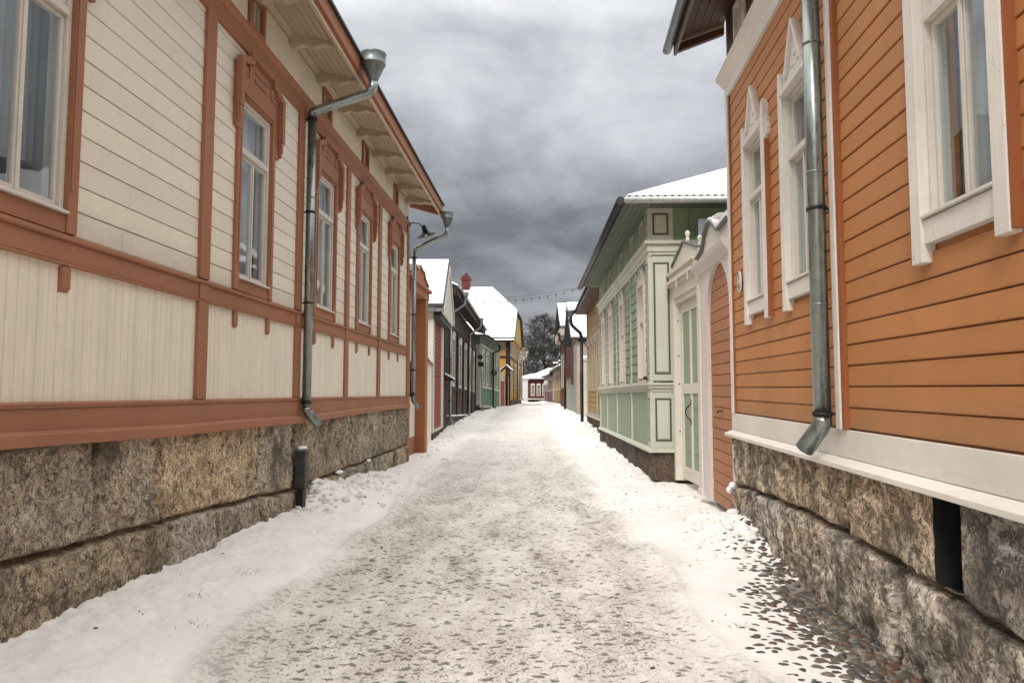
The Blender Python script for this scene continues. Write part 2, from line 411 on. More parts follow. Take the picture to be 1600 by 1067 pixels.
def grid_mesh(name, X, Y, Z, mat, parent=None, attr=None, mask=None):
    r, c = X.shape; me = bpy.data.meshes.new(name)
    idx = np.arange(r * c).reshape(r, c)
    q = np.stack([idx[:-1, :-1], idx[:-1, 1:], idx[1:, 1:], idx[1:, :-1]], -1).reshape(-1, 4)
    if mask is not None: q = q[mask.reshape(-1)]
    used = np.unique(q); rem = np.full(r * c, -1); rem[used] = np.arange(len(used)); q = rem[q]
    co = np.stack([X.ravel(), Y.ravel(), Z.ravel()], -1)[used]
    me.vertices.add(len(co)); me.vertices.foreach_set('co', co.ravel().astype(np.float32))
    me.loops.add(q.size); me.loops.foreach_set('vertex_index', q.ravel().astype(np.int32))
    me.polygons.add(len(q)); me.polygons.foreach_set('loop_start', np.arange(0, q.size, 4, dtype=np.int32))
    me.polygons.foreach_set('loop_total', np.full(len(q), 4, dtype=np.int32))
    me.update(calc_edges=True); me.polygons.foreach_set('use_smooth', np.ones(len(q), dtype=bool))
    if attr:
        for k, A in attr.items():
            at = me.color_attributes.new(k, 'FLOAT_COLOR', 'POINT')
            a = A.reshape(-1, A.shape[-1])[used]; a = np.concatenate([a, np.ones((len(a), 1))], 1) if a.shape[1] == 3 else a
            at.data.foreach_set('color', a.ravel().astype(np.float32))
    me.materials.append(mat); me.update()
    o = bpy.data.objects.new(name, me); COL.objects.link(o)
    if parent is not None: o.parent = parent
    return o

def plinth(parent, x0, x1, course, top, joints_top, joints_low, mat, res=.02, rough=.05, depth=0.10, zlow=-.35, seed=3, hole=None, end=0.9, low_out=.03):
    """rough-hewn granite foundation: one displaced sheet with block joints, returning at its ends"""
    nx = int((x1 - x0) / res); nz = int((top - zlow) / res)
    # parameter along: end return (deep) + face + end return
    m_end = 14
    s = np.linspace(x0, x1, nx); z = np.linspace(zlow, top, nz)
    if hole:
        s = np.sort(np.concatenate([s, [hole[0] - .001, hole[0] + .001, hole[1] - .001, hole[1] + .001]])); z = np.sort(np.concatenate([z, [hole[2] - .001, hole[2] + .001]])); nx = len(s); nz = len(z)
    X, Z = np.meshgrid(s, z)
    cz = np.interp(X, [c[0] for c in course], [c[1] for c in course]) + (fbm(X * 1.3, X * 0 + 3, 2, seed) - .5) * .05
    up = Z > cz
    dj = np.abs(Z - cz)
    bid = np.zeros(X.shape); d2 = np.full(X.shape, 9.)
    for k, js in enumerate((joints_low, joints_top)):
        sel = up if k else ~up
        b = np.zeros(X.shape)
        for i, j in enumerate(js):
            jx = j + (fbm(Z * 2.2 + i * 7, Z * 0 + i, 2, seed + 9) - .5) * .10
            b += (X > jx); d2 = np.where(sel, np.minimum(d2, np.abs(X - jx)), d2)
        bid = np.where(sel, b + 20 * k, bid)
    wob = .7 + .9 * fbm(X * 7, Z * 7, 3, seed + 77)
    dj = np.minimum(dj / .018, np.minimum(d2 / .026, (np.abs(Z - top) * 2 + .05) / .017)) / wob
    edge = 1 - np.exp(-dj ** 1.5)
    tilt = (vnoise(bid * 3.1 + .5, bid * 1.7, seed + 4) - .5)
    hk = 1.0
    if hole: hk = np.clip(np.maximum(np.maximum(hole[0] - X, X - hole[1]), hole[2] - Z) / .16, .12, 1)
    n = hk * ((fbm(X * 2.2, Z * 2.6, 3, seed) - .5) * 1.3 + (fbm(X * 9, Z * 9, 3, seed + 20) - .5) * .7 + (fbm(X * 34, Z * 30, 2, seed + 31) - .5) * .3)
    pit = hk * np.clip(fbm(X * 5, Z * 5, 3, seed + 50) - .62, 0, 1) * 1.5
    Yd = -(edge * (depth * .55 + rough * n) - (1 - edge) * .11) + pit * rough + tilt * .06 - np.where(up, 0, low_out)
    if hole:
        inh = (X > hole[0]) & (X < hole[1]) & (Z > hole[2]) & (Z < hole[3]); hmask = ~(inh[:-1, :-1] | inh[1:, 1:] | inh[:-1, 1:] | inh[1:, :-1])
    tone = .62 + .62 * vnoise(bid * 5.3 + 2.2, bid * 2.9 + .7, seed + 8)
    wv = vnoise(bid * 4.1 + 9.2, bid * 1.9 + .3, seed + 12)
    T = np.stack([tone * (.98 + .22 * wv), tone * (1 + .04 * wv), tone * (1.08 - .26 * wv)], -1)
    # returns at both ends
    def pad(A, l, r): return np.concatenate([l, A, r], 1)
    dy = np.linspace(end, .04, m_end)[None, :].repeat(nz, 0)
    nl = (fbm(dy * 3 + 9, Z[:, :m_end] * 3, 3, seed + 2) - .5) * .06
    Xl = X[:, :1] - .0 + nl * 0 + x0 * 0 - .02 * (1 - edge[:, :1]) + nl * .5
    Yl = Yd[:, :1] + dy
    Xr = X[:, -1:] + nl * .5; Yr = (Yd[:, -1:] + dy)[:, ::-1]; Xr = Xr[:, ::-1]
    Xa = pad(X, Xl, Xr); Ya = pad(Yd, Yl, Yr); Za = pad(Z, Z[:, :1].repeat(m_end, 1), Z[:, :1].repeat(m_end, 1))
    Ta = np.concatenate([T[:, :1].repeat(m_end, 1), T, T[:, -1:].repeat(m_end, 1)], 1)
    mk_ = None
    if hole: tr_ = np.ones((nz - 1, m_end), dtype=bool); mk_ = np.concatenate([tr_, hmask, tr_], 1)
    o = grid_mesh('stone_plinth', Xa, Ya, Za, mat, parent, {'tone': Ta}, mk_)
    if hole:
        vb_ = MB(); hole_shade = plain('painted_shade_black', (.012, .011, .010), .95, bump=0)  # shade inside the opening is painted: shaft walls coloured near black
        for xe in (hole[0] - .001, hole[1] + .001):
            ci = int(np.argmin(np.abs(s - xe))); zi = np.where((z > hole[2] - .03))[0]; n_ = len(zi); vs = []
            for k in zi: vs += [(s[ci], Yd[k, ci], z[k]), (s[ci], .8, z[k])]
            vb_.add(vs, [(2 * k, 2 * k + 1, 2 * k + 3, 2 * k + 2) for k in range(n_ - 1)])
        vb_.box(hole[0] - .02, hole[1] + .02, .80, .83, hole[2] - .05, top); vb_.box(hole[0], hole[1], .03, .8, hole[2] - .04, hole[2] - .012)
        vb_.build('vent_shaft', hole_shade, parent)
    return o

# ================================================================== windows
def curtain(parent, x0, x1, z0, z1, y, seed=0, openness=0.0):
    rng = random.Random(seed); n = int((x1 - x0) / .006); mb = MB(); ph = rng.uniform(0, 6); k1 = rng.uniform(55, 75)
    def strip(a, b):
        n = max(8, int((b - a) / .007)); vs = []; 
        for zi in range(7):
            f = zi / 6; z = z0 + (z1 - z0) * f
            for i in range(n + 1):
                x = a + (b - a) * i / n
                vs.append((x, y + .020 * sin(k1 * x + ph + .6 * sin(9 * x)) + .012 * sin(23 * x + ph + f * 1.5), z))
        mb.add(vs, [(j * (n + 1) + i, j * (n + 1) + i + 1, (j + 1) * (n + 1) + i + 1, (j + 1) * (n + 1) + i) for j in range(6) for i in range(n)], True)
    if openness > 0:
        m = (x0 + x1) / 2; g = (x1 - x0) * openness / 2; strip(x0, m - g); strip(m + g, x1)
    else: strip(x0, x1)
    return mb.build('curtain', M['curtain'], parent)

def sashes(parent, x0, x1, z0, z1, ztr, yf=-.012, fr=.05, st=.038, mat=None, two_top=False):
    """white frame, top light above a transom, two casements below"""
    mb = MB(); mat = mat or M['sash']
    mb.box(x0, x0 + fr, yf, .10, z0, z1); mb.box(x1 - fr, x1, yf, .10, z0, z1)
    mb.box(x0 + fr, x1 - fr, yf, .10, z1 - fr, z1); mb.box(x0 + fr, x1 - fr, yf, .10, z0, z0 + fr)
    mb.box(x0 + fr, x1 - fr, yf - .012, .09, ztr - .032, ztr + .026)
    mb.build('frame', mat, parent, .004)
    a, b = x0 + fr + .003, x1 - fr - .003; m = (a + b) / 2; y0, y1 = .012, .055; panes = []
    mb = MB()
    def sash(p, q, c, d, s_):
        mb.box(p, p + s_, y0, y1, c, d); mb.box(q - s_, q, y0, y1, c, d); mb.box(p + s_, q - s_, y0, y1, c, c + s_ * 1.25); mb.box(p + s_, q - s_, y0, y1, d - s_, d)
        panes.append((p + s_ - .004, q - s_ + .004, c + s_, d - s_ + .004))
    zb = z0 + fr + .003
    sash(a, m - .002, zb, ztr - .036, st); sash(m + .002, b, zb, ztr - .036, st)
    sash(a, b, ztr + .030, z1 - fr - .003, st)
    mb.box(m - .016, m + .016, y0 - .012, y0 - .001, zb, ztr - .036)
    mb.build('sash', mat, parent, .003)
    for p, q, c, d in panes:
        MB().box(p, q, .030, .034, c, d).build('pane', M['glass'], parent)
    # drip ledge
    MB().prism([(yf - .055, z0 + .002), (yf - .055, z0 + .018), (yf - .001, z0 + .045), (yf - .001, z0 + .002)], 'x', x0 + .005, x1 - .005).build('sill', mat, parent, .003)

def downpipe(parent, x, off, zb, zelb, hop, r=.06, mat=None, brackets=(), out=(0, -1), shoe_len=.26, seam=True):
    """zinc downpipe: shoe, shaft, swan neck, funnel hopper. hop=(x, y, z_bottom, z_top, radius)"""
    mat = mat or M['zinc']; mb = MB(); n = 18
    sx, sy = out[0], out[1]
    mb.tube([(x, -off, zb), (x, -off, zelb)], r, n)
    z = zb + .9
    while z < zelb - .3 and seam: mb.tube([(x, -off, z), (x, -off, z + .012)], r + .006, n); z += 1.05
    o = mb.build('downpipe', mat, parent)
    mb = MB().tube([(x, -off, zb + .03), (x, -off, zb - .005), (x + sx * .035, -off + sy * .035, zb - .06), (x + sx * shoe_len * .75, -off + sy * shoe_len * .75, zb - .06 - shoe_len * .62)], [r + .004, r + .004, r + .004, r + .007], n, cap=False)
    s_ = mb.build('pipe_shoe', mat, o); so = s_.modifiers.new('solid', 'SOLIDIFY'); so.thickness = .004
    if hop:
        hx, hy, h0, h1, hr = hop
        p0 = Vector((x, -off, zelb)); p3 = Vector((hx, hy, h0)); e = p3 - Vector((0, 0, .13))
        mb = MB().tube([p0 - Vector((0, 0, .03)), p0 + Vector((0, 0, .03)), p0 + (e - p0) * .10 + Vector((0, 0, .035)), e + (p0 - e) * .07 - Vector((0, 0, .02)), e + Vector((0, 0, .03)), p3 + Vector((0, 0, .02))], r + .003, n)
        mb.build('swan_neck', mat, o)
        MB().lathe([(r * 1.05, 0), (r * 1.15, .02), (hr * .95, (h1 - h0) * .60), (hr * 1.02, (h1 - h0) * .62), (hr * .98, (h1 - h0) * .64), (hr * 1.0, (h1 - h0) * .96), (hr * 1.06, (h1 - h0)), (hr * .96, (h1 - h0) * 1.0), (hr * .9, (h1 - h0) * .7)], (hx, hy, h0), 24).build('hopper', M['zincdark'] if mat is M['zinc'] else mat, o)
    for zb_ in brackets:
        mb = MB().tube([(x, -off, zb_), (x, -off, zb_ + .028)], r + .010, n)
        mb.box(x - .012, x + .012, -off + r, .0, zb_ + .006, zb_ + .022); mb.box(x + r, x + r + .055, -off - .012, -off + .012, zb_ + .004, zb_ + .024); mb.box(x - r - .035, x - r, -off - .01, -off + .01, zb_ + .006, zb_ + .022)
        mb.tube([(x + r + .045, -off - .03, zb_ + .014), (x + r + .045, -off + .03, zb_ + .014)], .006, 6)
        mb.build('bracket', M['iron'], o)
    return o

# ================================================================== 1. cream house (left)
CH = frame((-3.5, 0, 0), math.degrees(atan(56 / 1100)), .1)
H = thing('timber_house', 'cream boarded timber house with red-brown trim, rough granite base and carved red-brown window heads', 'house', CH)
X0, X1 = -3.0, 17.45
wins = [.95, 4.57, 8.24, 10.9, 13.22, 15.82]
ops = [(c - .43, c + .43, 2.93, 5.02) for c in wins]
att = [.95, 4.57, 8.16, 10.85, 13.2, 15.9]
aops = [(c - .16, c + .16, 5.96, 6.36) for c in att]
mb = MB(); wall_strips(mb, X0, X1, 1.3, 5.75, ops, .012, .16); wall_strips(mb, X0, X1, 5.75, 6.6, aops, .012, .16)
mb.box(X0, X0 + .15, .16, 7, 1.3, 6.6); mb.box(X1 - .15, X1, .16, 7, 1.3, 6.6); mb.box(X0, X1, 7, 7.15, 0, 6.6)
mb.prism([(.2, 6.6), (7, 6.6), (3.6, 8.4)], 'x', X1 - .14, X1 - .01)
mb.build('wall', M['cream_v'], H)
MB().box(X0 + .2, X1 - .2, 2.2, 2.3, 1.5, 6.4).box(X0 + .2, X1 - .2, .2, 2.2, 1.4, 1.5).box(X0 + .2, X1 - .2, .2, 2.2, 6.40, 6.5).build('interior', M['room'], H)
posts = [2.2, 7.04, 9.73, 12.1, 14.43, 17.37]
mb = MB(); hsiding(mb, X0, X1, 2.79, 5.6, .195, [(a - .06, b + .06, c - .2, d + .2) for a, b, c, d in ops], t0=.017, t1=.0125, gap=.007, seed=2); mb.build('horizontal_siding', M['cream_h'], H)
mb = MB(); vsiding(mb, X0, X1, 1.585, 2.58, .095, seed=3); mb.build('lower_panelling', M['cream_v'], H)
mb = MB(); vsiding(mb, X0, X1, 5.9, 6.44, .07, [(a - .02, b + .02, c - .02, d + .02) for a, b, c, d in aops], seed=4); mb.build('attic_panelling', M['cream_v'], H)
# base band, slightly sagging between supports as the old sill has settled
sag = [(-3, .03), (2, .035), (4.5, .03), (6.5, -.01), (8.2, -.015), (10, -.035), (12.5, .0), (15, .02), (17.5, .02)]
def sg(x): return float(np.interp(x, [p[0] for p in sag], [p[1] for p in sag]))
mb = MB(); N = 60
for yz in ([(-.045, 1.36), (-.045, 1.545), (.008, 1.545), (.008, 1.36)], [(-.085, 1.265), (-.100, 1.27), (-.100, 1.345), (-.085, 1.358), (-.046, 1.372), (.008, 1.372), (.008, 1.265)], [(-.055, 1.547), (-.062, 1.575), (-.03, 1.59), (.008, 1.59), (.008, 1.547)]):
    vs = []; k = len(yz)
    for i in range(N + 1):
        x = X0 + (X1 + .03 - X0) * i / N
        for y, z in yz: vs.append((x, y, z + (sg(x) if z < 1.5 else 0)))
    mb.add(vs, [tuple(range(k))[::-1], tuple(N * k + j for j in range(k))] + [(i * k + j, i * k + (j + 1) % k, (i + 1) * k + (j + 1) % k, (i + 1) * k + j) for i in range(N) for j in range(k)])
mb.build('base_band', M['brown_h'], H)
mb = MB().box(X0, X1 + .02, -.042, .008, 2.585, 2.735).prism([(-.042, 2.737), (-.066, 2.745), (-.066, 2.772), (-.02, 2.795), (.008, 2.795), (.008, 2.737)], 'x', X0, X1 + .03).prism([(-.052, 2.562), (-.052, 2.582), (.008, 2.582), (.008, 2.562)], 'x', X0, X1 + .02)
mb.build('sill_band', M['brown_h'], H, .004)
mb = MB().box(X0, X1 + .02, -.040, .008, 5.60, 5.80).prism([(-.040, 5.802), (-.085, 5.85), (-.085, 5.885), (-.02, 5.93), (.008, 5.93), (.008, 5.802)], 'x', X0, X1 + .05).box(X0, X1 + .02, -.052, .008, 5.575, 5.598)
mb.build('cornice_band', M['brown_h'], H, .004)
for p in posts:
    w = .10 if p < 17 else .09
    mb = MB().box(p - w, p + w, -.052, .008, 2.797, 5.573).box(p - w, p + w, -.052, .008, 1.592, 2.560).box(p - w, p + w, -.058, -.0425, 2.5855, 2.7345)
    mb.build('post', M['brown_v'], H, .004)
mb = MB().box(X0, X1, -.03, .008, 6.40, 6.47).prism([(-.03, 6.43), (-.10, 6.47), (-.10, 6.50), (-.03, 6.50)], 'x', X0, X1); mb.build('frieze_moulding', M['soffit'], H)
for c in wins:
    for s_ in (-1, 1):
        xx = c + s_ * .455
        MB().prism([(-.045, 2.55), (-.045, 2.40), (-.012, 2.36), (.0, 2.36), (.0, 2.55)], 'x', xx - .045, xx + .045).build('drop_block', M['brown_v'], H, .003)

def carved_window(xc, i):
    z0, z1 = 2.93, 5.02; mb = MB(); k = .43
    w = MB()
    for s_ in (-1, 1):   # side casings with a stop below
        a, b = sorted((xc + s_ * k, xc + s_ * (k + .105)))
        w.box(a, b, -.050, .008, 2.797, 4.62)
        a, b = sorted((xc + s_ * (k + .012), xc + s_ * (k + .04))); w.box(a, b, -.058, -.051, 3.1, 4.55)
    w.box(xc - k, xc + k, -.034, .008, 2.797, z0 - .002)
    # head board, stepped silhouette
    hb = [(-.62, 4.62), (-k, 4.62), (-k, z1), (k, z1), (k, 4.62), (.62, 4.62), (.62, 5.34), (.40, 5.42), (.30, 5.42), (.30, 5.56), (-.30, 5.56), (-.30, 5.42), (-.40, 5.42), (-.62, 5.34)]
    for part in ([(-.62, 4.62), (-k, 4.62), (-k, 5.402), (-.62, 5.34)], [(k, 4.62), (.62, 4.62), (.62, 5.34), (k, 5.402)], [(-k, z1), (k, z1), (k, 5.402), (.30, 5.42), (.30, 5.56), (-.30, 5.56), (-.30, 5.42), (-k, 5.402)]):
        w.prism([(xc + p[0], p[1]) for p in part], 'y', -.056, .008)
    win = w.build('window', M['brown_v'], H, .004)
    m2 = MB()
    # heavy stepped moulding along the silhouette, ends hanging as drops
    for s_ in (-1, 1):
        def P(pts): return [(xc + s_ * p[0], p[1]) for p in pts][::s_]
        m2.prism(P([(.565, 4.84), (.645, 4.84), (.645, 5.40), (.565, 5.345)]), 'y', -.125, -.0565)
        m2.prism(P([(.565, 5.347), (.643, 5.402), (.40, 5.50), (.36, 5.455), (.36, 5.43)]), 'y', -.122, -.0565)
        m2.prism(P([(.30, 5.432), (.362, 5.432), (.362, 5.57), (.30, 5.57)]), 'y', -.118, -.0565)
        m2.prism([(xc + s_ * .605 - .032, 4.838), (xc + s_ * .605 - .016, 4.70), (xc + s_ * .605 + .016, 4.70), (xc + s_ * .605 + .032, 4.838)], 'y', -.11, -.0565)
        m2.prism([(xc + s_ * .615 - .022, 4.698), (xc + s_ * .615, 4.64), (xc + s_ * .615 + .022, 4.698)], 'y', -.09, -.0565)
        m2.prism(P([(.50, 4.75), (.525, 4.75), (.525, 5.30), (.50, 5.29)]), 'y', -.068, -.0565)
        m2.prism(P([(.30, 5.29), (.498, 5.29), (.498, 5.315), (.325, 5.315), (.325, 5.44), (.30, 5.44)]), 'y', -.070, -.0565)
    m2.box(xc - .298, xc + .298, -.12, -.0565, 5.52, 5.572)
    m2.box(xc - .17, xc + .17, -.075, -.0565, 5.30, 5.33); m2.box(xc - .17, xc + .17, -.07, -.0565, 5.40, 5.42)
    m2.box(xc - k, xc + k, -.078, -.0565, z1 + .025, z1 + .05)
    m2.build('carved_head', M['brown_v'], win, .005)
    sashes(win, xc - k, xc + k, z0, z1, 4.42, fr=.042, st=.032)
    curtain(win, xc - k - .1, xc + k + (.75 if i == 1 else .22), z0 - .02, z1 + .05, .40 if i == 1 else .20, i, .0)
for i, c in enumerate(wins): carved_window(c, i)
for c in att:
    mb = MB()
    for a, b, cc, d in ((-.23, -.16, 5.935, 6.40), (.16, .23, 5.935, 6.40), (-.16, .16, 5.935, 5.985), (-.16, .16, 6.33, 6.40)): mb.box(c + a, c + b, -.045, .01, cc, d)
    w = mb.build('attic_window', M['brown_v'], H, .003)
    MB().box(c - .16, c + .16, .05, .06, 5.985, 6.33).build('pane', M['room'], w)
    MB().box(c - .012, c + .012, .0, .05, 5.985, 6.33).build('mullion', M['sash'], w)
# eave: soffit boards, rafter brackets, fascia, roof, snow
XE = 17.75
mb = MB()
for k in range(8):
    a, b = k / 8, (k + 1) / 8; y0, y1 = -.02 - .76 * a, -.02 - .76 * b + .006
    mb.prism([(y0, 6.50 - .17 * a), (y1, 6.50 - .17 * b), (y1, 6.525 - .17 * b), (y0, 6.525 - .17 * a)], 'x', X0, XE)
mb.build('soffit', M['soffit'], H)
xb = .3
while xb < 17.5:
    br = [(-.03, 6.50), (-.03, 6.33), (-.10, 6.30), (-.22, 6.335), (-.36, 6.30), (-.52, 6.335), (-.66, 6.29), (-.72, 6.33), (-.72, 6.35)]
    MB().prism(br, 'x', xb - .055, xb + .055).build('eave_bracket', M['soffit'], H, .004); xb += 1.12
mb = MB().prism([(-.785, 6.18), (-.785, 6.36), (-.755, 6.36), (-.755, 6.20)], 'x', X0, XE).prism([(-.825, 6.24), (-.835, 6.42), (-.80, 6.42), (-.787, 6.24)], 'x', X0, XE + .02)
mb.build('fascia', M['brown_h'], H, .004)
MB().box(X0, XE, -.79, -.750, 6.150, 6.178).build('fascia_bead', M['soffit'], H)
mb = MB().prism([(-.88, 6.40), (-.88, 6.44), (3.6, 8.66), (8.0, 6.44), (8.0, 6.40), (3.6, 8.60)], 'x', X0, XE + .06); mb.build('roof', M['roofdark'], H)
mb = MB().prism([(-.80, 6.485), (-.78, 6.56), (3.6, 8.78), (7.9, 6.56), (7.9, 6.50), (3.6, 8.67)], 'x', X0, XE + .03); mb.build('roof_snow', M['snow'], H)
# verge boards at the far gable
MB().prism([(-.83, 6.20), (-.83, 6.42), (3.6, 8.60), (3.6, 8.40), (-.70, 6.22)], 'x', XE + .001, XE + .035).build('verge_board', M['brown_h'], H)
MB().prism([(-.79, 6.18), (-.77, 6.29), (-.02, 6.48), (.0, 6.48), (.0, 6.36), (-.05, 6.355), (-.70, 6.165)], 'x', XE - .12, XE - .02).build('eave_end_board', M['brown_v'], H)
plinth(H, X0, X1 + .03, [(-3, .72), (4.6, .56), (6.5, .50), (9, .38), (10.2, .35), (17.5, .38)], 1.27, [-1.4, 1.1, 3.6, 5.5, 6.35, 8.55, 9.65, 12.4, 14.9, 16.2], [-2, .2, 2.1, 4.2, 6.48, 7.5, 8.6, 9.6, 11.2, 12.9, 14.5, 15.9], M['graniteL'], .016, rough=.075, seed=3, low_out=.02)
downpipe(H, 9.88, .13, 1.42, 5.64, (9.9, -1.0, 6.12, 6.52, .175), r=.062, brackets=(5.55, 4.2, 2.9, 1.5), out=(.35, -.9))
downpipe(H, 17.60, .14, 1.50, 5.22, (17.6, -.96, 5.80, 6.20, .16), r=.055, brackets=(5.05, 3.6, 2.2, 1.6), out=(.5, -.8), mat=None)

# things standing inside or hung on the cream house
def in_frame(fr, p): return fr @ Vector(p)
pot = thing('flowerpot', 'dark woven planter standing behind the nearest window of the cream house', 'planter', CH @ Matrix.Translation((4.74, .20, 2.985)))
mb = MB().lathe([(.11, 0), (.12, .02), (.145, .19), (.165, .20), (.165, .235), (.15, .238), (.135, .18)], (0, 0, 0), 18)
mb.build('pot', plain('dark_wicker', (.05, .028, .015), .8, nscale=60, bump=.6), pot)
MB().lathe([(.001, 0), (.15, 0), (.16, .015), (.001, .016)], (0, 0, -.018), 18).build('saucer', M['sash'], pot)
LM = {'leaf': plain('dry_indoor_plant', (.05, .07, .03), .7)}
for (wx, lab, sd_) in ((8.4, 'small potted plant on the sill of the second cream-house window', 3), (10.75, 'small potted plant low in the window just beyond the near downpipe', 5)):
    t = thing('potted_plant', lab, 'plant', CH @ Matrix.Translation((wx, .085, 2.99)), group='plants on the window sills')
    MB().lathe([(.026, 0), (.032, .08), (.034, .09), (.028, .09)], (0, 0, 0), 12).build('pot', M['brown_v'], t)
    rng = random.Random(sd_); mb = MB()
    for k in range(26):
        a = rng.uniform(0, 6.28); r = rng.uniform(.03, .11); h = rng.uniform(.12, .34); c, s_ = cos(a), sin(a) * .35
        mb.tube([(0, 0, .1), (c * r * .5, s_ * r * .5 * .6, h * .7), (c * r, s_ * r * .6, h)], [.003, .003, .002], 4)
        mb.add([(c * r, s_ * r * .6, h), (c * r + .03, s_ * r * .6 + .01, h + .02), (c * r + .01, s_ * r * .6, h + .05), (c * r - .02, s_ * r * .6, h + .02)], [(0, 1, 2, 3)])
    mb.build('foliage', LM['leaf'], t)

# gooseneck lamp on the far corner
lp = thing('wall_lamp', 'black horn-shaped gooseneck lamp at the far corner of the cream house', 'lamp', CH @ Matrix.Translation((17.2, -.03, 5.82)))
mb = MB().box(-.04, .04, -.025, .0, -.22, .18); mb.tube([(0, -.02, .0), (.12, -.12, .06), (.22, -.26, .06), (.28, -.34, -.02)], .014, 8); mb.build('arm', M['iron'], lp)
MB().lathe([(.03, .10), (.055, .08), (.06, .0), (.075, -.06), (.13, -.13), (.24, -.165), (.24, -.175), (.12, -.14), (.05, -.06)], (.30, -.38, -.06), 18, axis=(-.12, .25, .9)).build('lamp_shade', M['iron'], lp)
MB().blob((.31, -.41, -.18), (.05, .05, .07), 1).build('bulb', plain('frosted_bulb', (.75, .72, .6), .4, bump=0), lp)

# electric cabinet on a post
eb = thing('electrical_cabinet', 'dark weathered cabinet on a post with a snow cap, standing against the cream house base', 'cabinet', CH @ Matrix.Translation((9.66, -.16, 0)) @ Matrix.Diagonal((.78, .8, 1.08, 1)))
MB().box(-.11, .11, -.085, .085, .34, .80).build('cabinet_body', plain('dark_sheet_steel', (.055, .058, .06), .6, .3, .3, 14, .2), eb, .012)
MB().box(-.122, .122, -.10, .10, .80, .83).build('lid', M['zincdark'], eb, .008)
MB().box(-.085, .085, -.0915, -.0855, .38, .76).box(.05, .07, -.10, -.092, .54, .60).build('door', plain('dark_sheet_door', (.07, .073, .075), .55, .3, .3, 14, .1), eb, .002)
MB().box(-.075, .075, -.055, .055, -.1, .339).box(-.12, .12, -.09, .09, .335, .352).build('post', M['iron'], eb, .004)
MB().blob((0, 0, .835), (.11, .085, .032), 4, 14, 6).build('snow_cap', M['snow'], eb)

# ================================================================== 2. orange house (right)
OHF = frame((2.117, 0, 0), math.degrees(atan(85 / 1100)), .47, True)
H2 = thing('timber_house', 'orange boarded timber house with weathered white peaked window casings on a granite base', 'house', OHF)
A0, A1 = -8.90, 2.5          # local x = -distance
wc = [-7.60, -6.17, -3.675, -1.9]
ops2 = [(c - .345, c + .345, 2.62, 4.38) for c in wc]
atc = [-8.2, -6.5, -4.3, -2.2]
aop = [(c - .18, c + .18, 5.86, 6.28) for c in atc]
mb = MB(); wall_strips(mb, A0, A1, 1.1, 5.5, ops2, .012, .16); wall_strips(mb, A0, A1, 5.5, 6.6, aop, .012, .16)
mb.box(A0, A0 + .15, .16, 7, 1.1, 6.6); mb.box(A1 - .15, A1, .16, 7, 0, 6.6); mb.box(A0, A1, 7, 7.15, 0, 6.6); mb.build('wall', M['orange'], H2)
MB().box(A0 + .2, A1 - .2, 2.2, 2.3, 1.5, 6.4).box(A0 + .2, A1 - .2, .2, 2.2, 1.4, 1.5).box(A0 + .2, A1 - .2, .2, 2.2, 6.40, 6.5).build('interior', M['room'], H2)
mb = MB(); hsiding(mb, A0 + .06, -5.46, 1.35, 5.37, .155, [(a - .09, b + .09, c - .1, d + .05) for a, b, c, d in ops2], t0=.019, t1=.013, gap=.008, seed=11)
hsiding(mb, -5.28, A1, 1.35, 5.37, .155, [(a - .09, b + .09, c - .1, d + .05) for a, b, c, d in ops2], t0=.019, t1=.013, gap=.008, seed=12)
mb.build('horizontal_siding', M['orange'], H2)
mb = MB().box(A0 - .02, A1, -.035, .008, 1.135, 1.342).prism([(-.036, 1.132), (-.036, 1.118), (-.008, 1.118), (-.008, 1.132)], 'x', A0, A1)
mb.prism([(-.035, 1.13), (-.13, 1.098), (-.13, 1.062), (-.10, 1.062), (-.10, 1.072), (.008, 1.085), (.008, 1.13)], 'x', A0 - .06, A1)
mb.build('base_board', M['owhite_h'], H2, .004)
mb = MB().box(A0 - .015, A0 + .085, -.048, .008, 1.345, 5.36); mb.build('corner_board', M['owhite_v'], H2, .004)
MB().box(A0 + .087, A0 + .135, -.034, .008, 1.345, 5.36).build('corner_backing', M['orange_trim'], H2)
MB().box(-5.435, -5.34, -.062, .008, 1.345, 5.36).build('vertical_board', M['owhite_v'], H2, .004)
MB().box(-5.338, -5.285, -.05, .008, 1.345, 5.36).build('vertical_board_backing', M['orange_trim'], H2)
mb = MB().box(A0 - .02, A1, -.05, .008, 5.37, 5.52).prism([(-.05, 5.522), (-.12, 5.60), (-.15, 5.62), (-.15, 5.67), (-.02, 5.71), (.008, 5.71), (.008, 5.522)], 'x', A0 - .07, A1); mb.build('cornice_band', M['owhite_h'], H2, .004)
mb = MB(); vsiding(mb, A0, A1, 5.70, 6.46, .11, aop, seed=21); mb.build('attic_boards', M['darkwood'], H2)
for c in atc:
    mb = MB()
    for a, b, cc, d in ((-.24, -.18, 5.80, 6.34), (.18, .24, 5.80, 6.34), (-.18, .18, 5.80, 5.86), (-.18, .18, 6.28, 6.34), (-.012, .012, 5.86, 6.28)): mb.box(c + a, c + b, -.04, .01, cc, d)
    w = mb.build('attic_window', M['owhite_v'], H2, .003); MB().box(c - .18, c + .18, .05, .06, 5.86, 6.28).build('pane', M['room'], w)
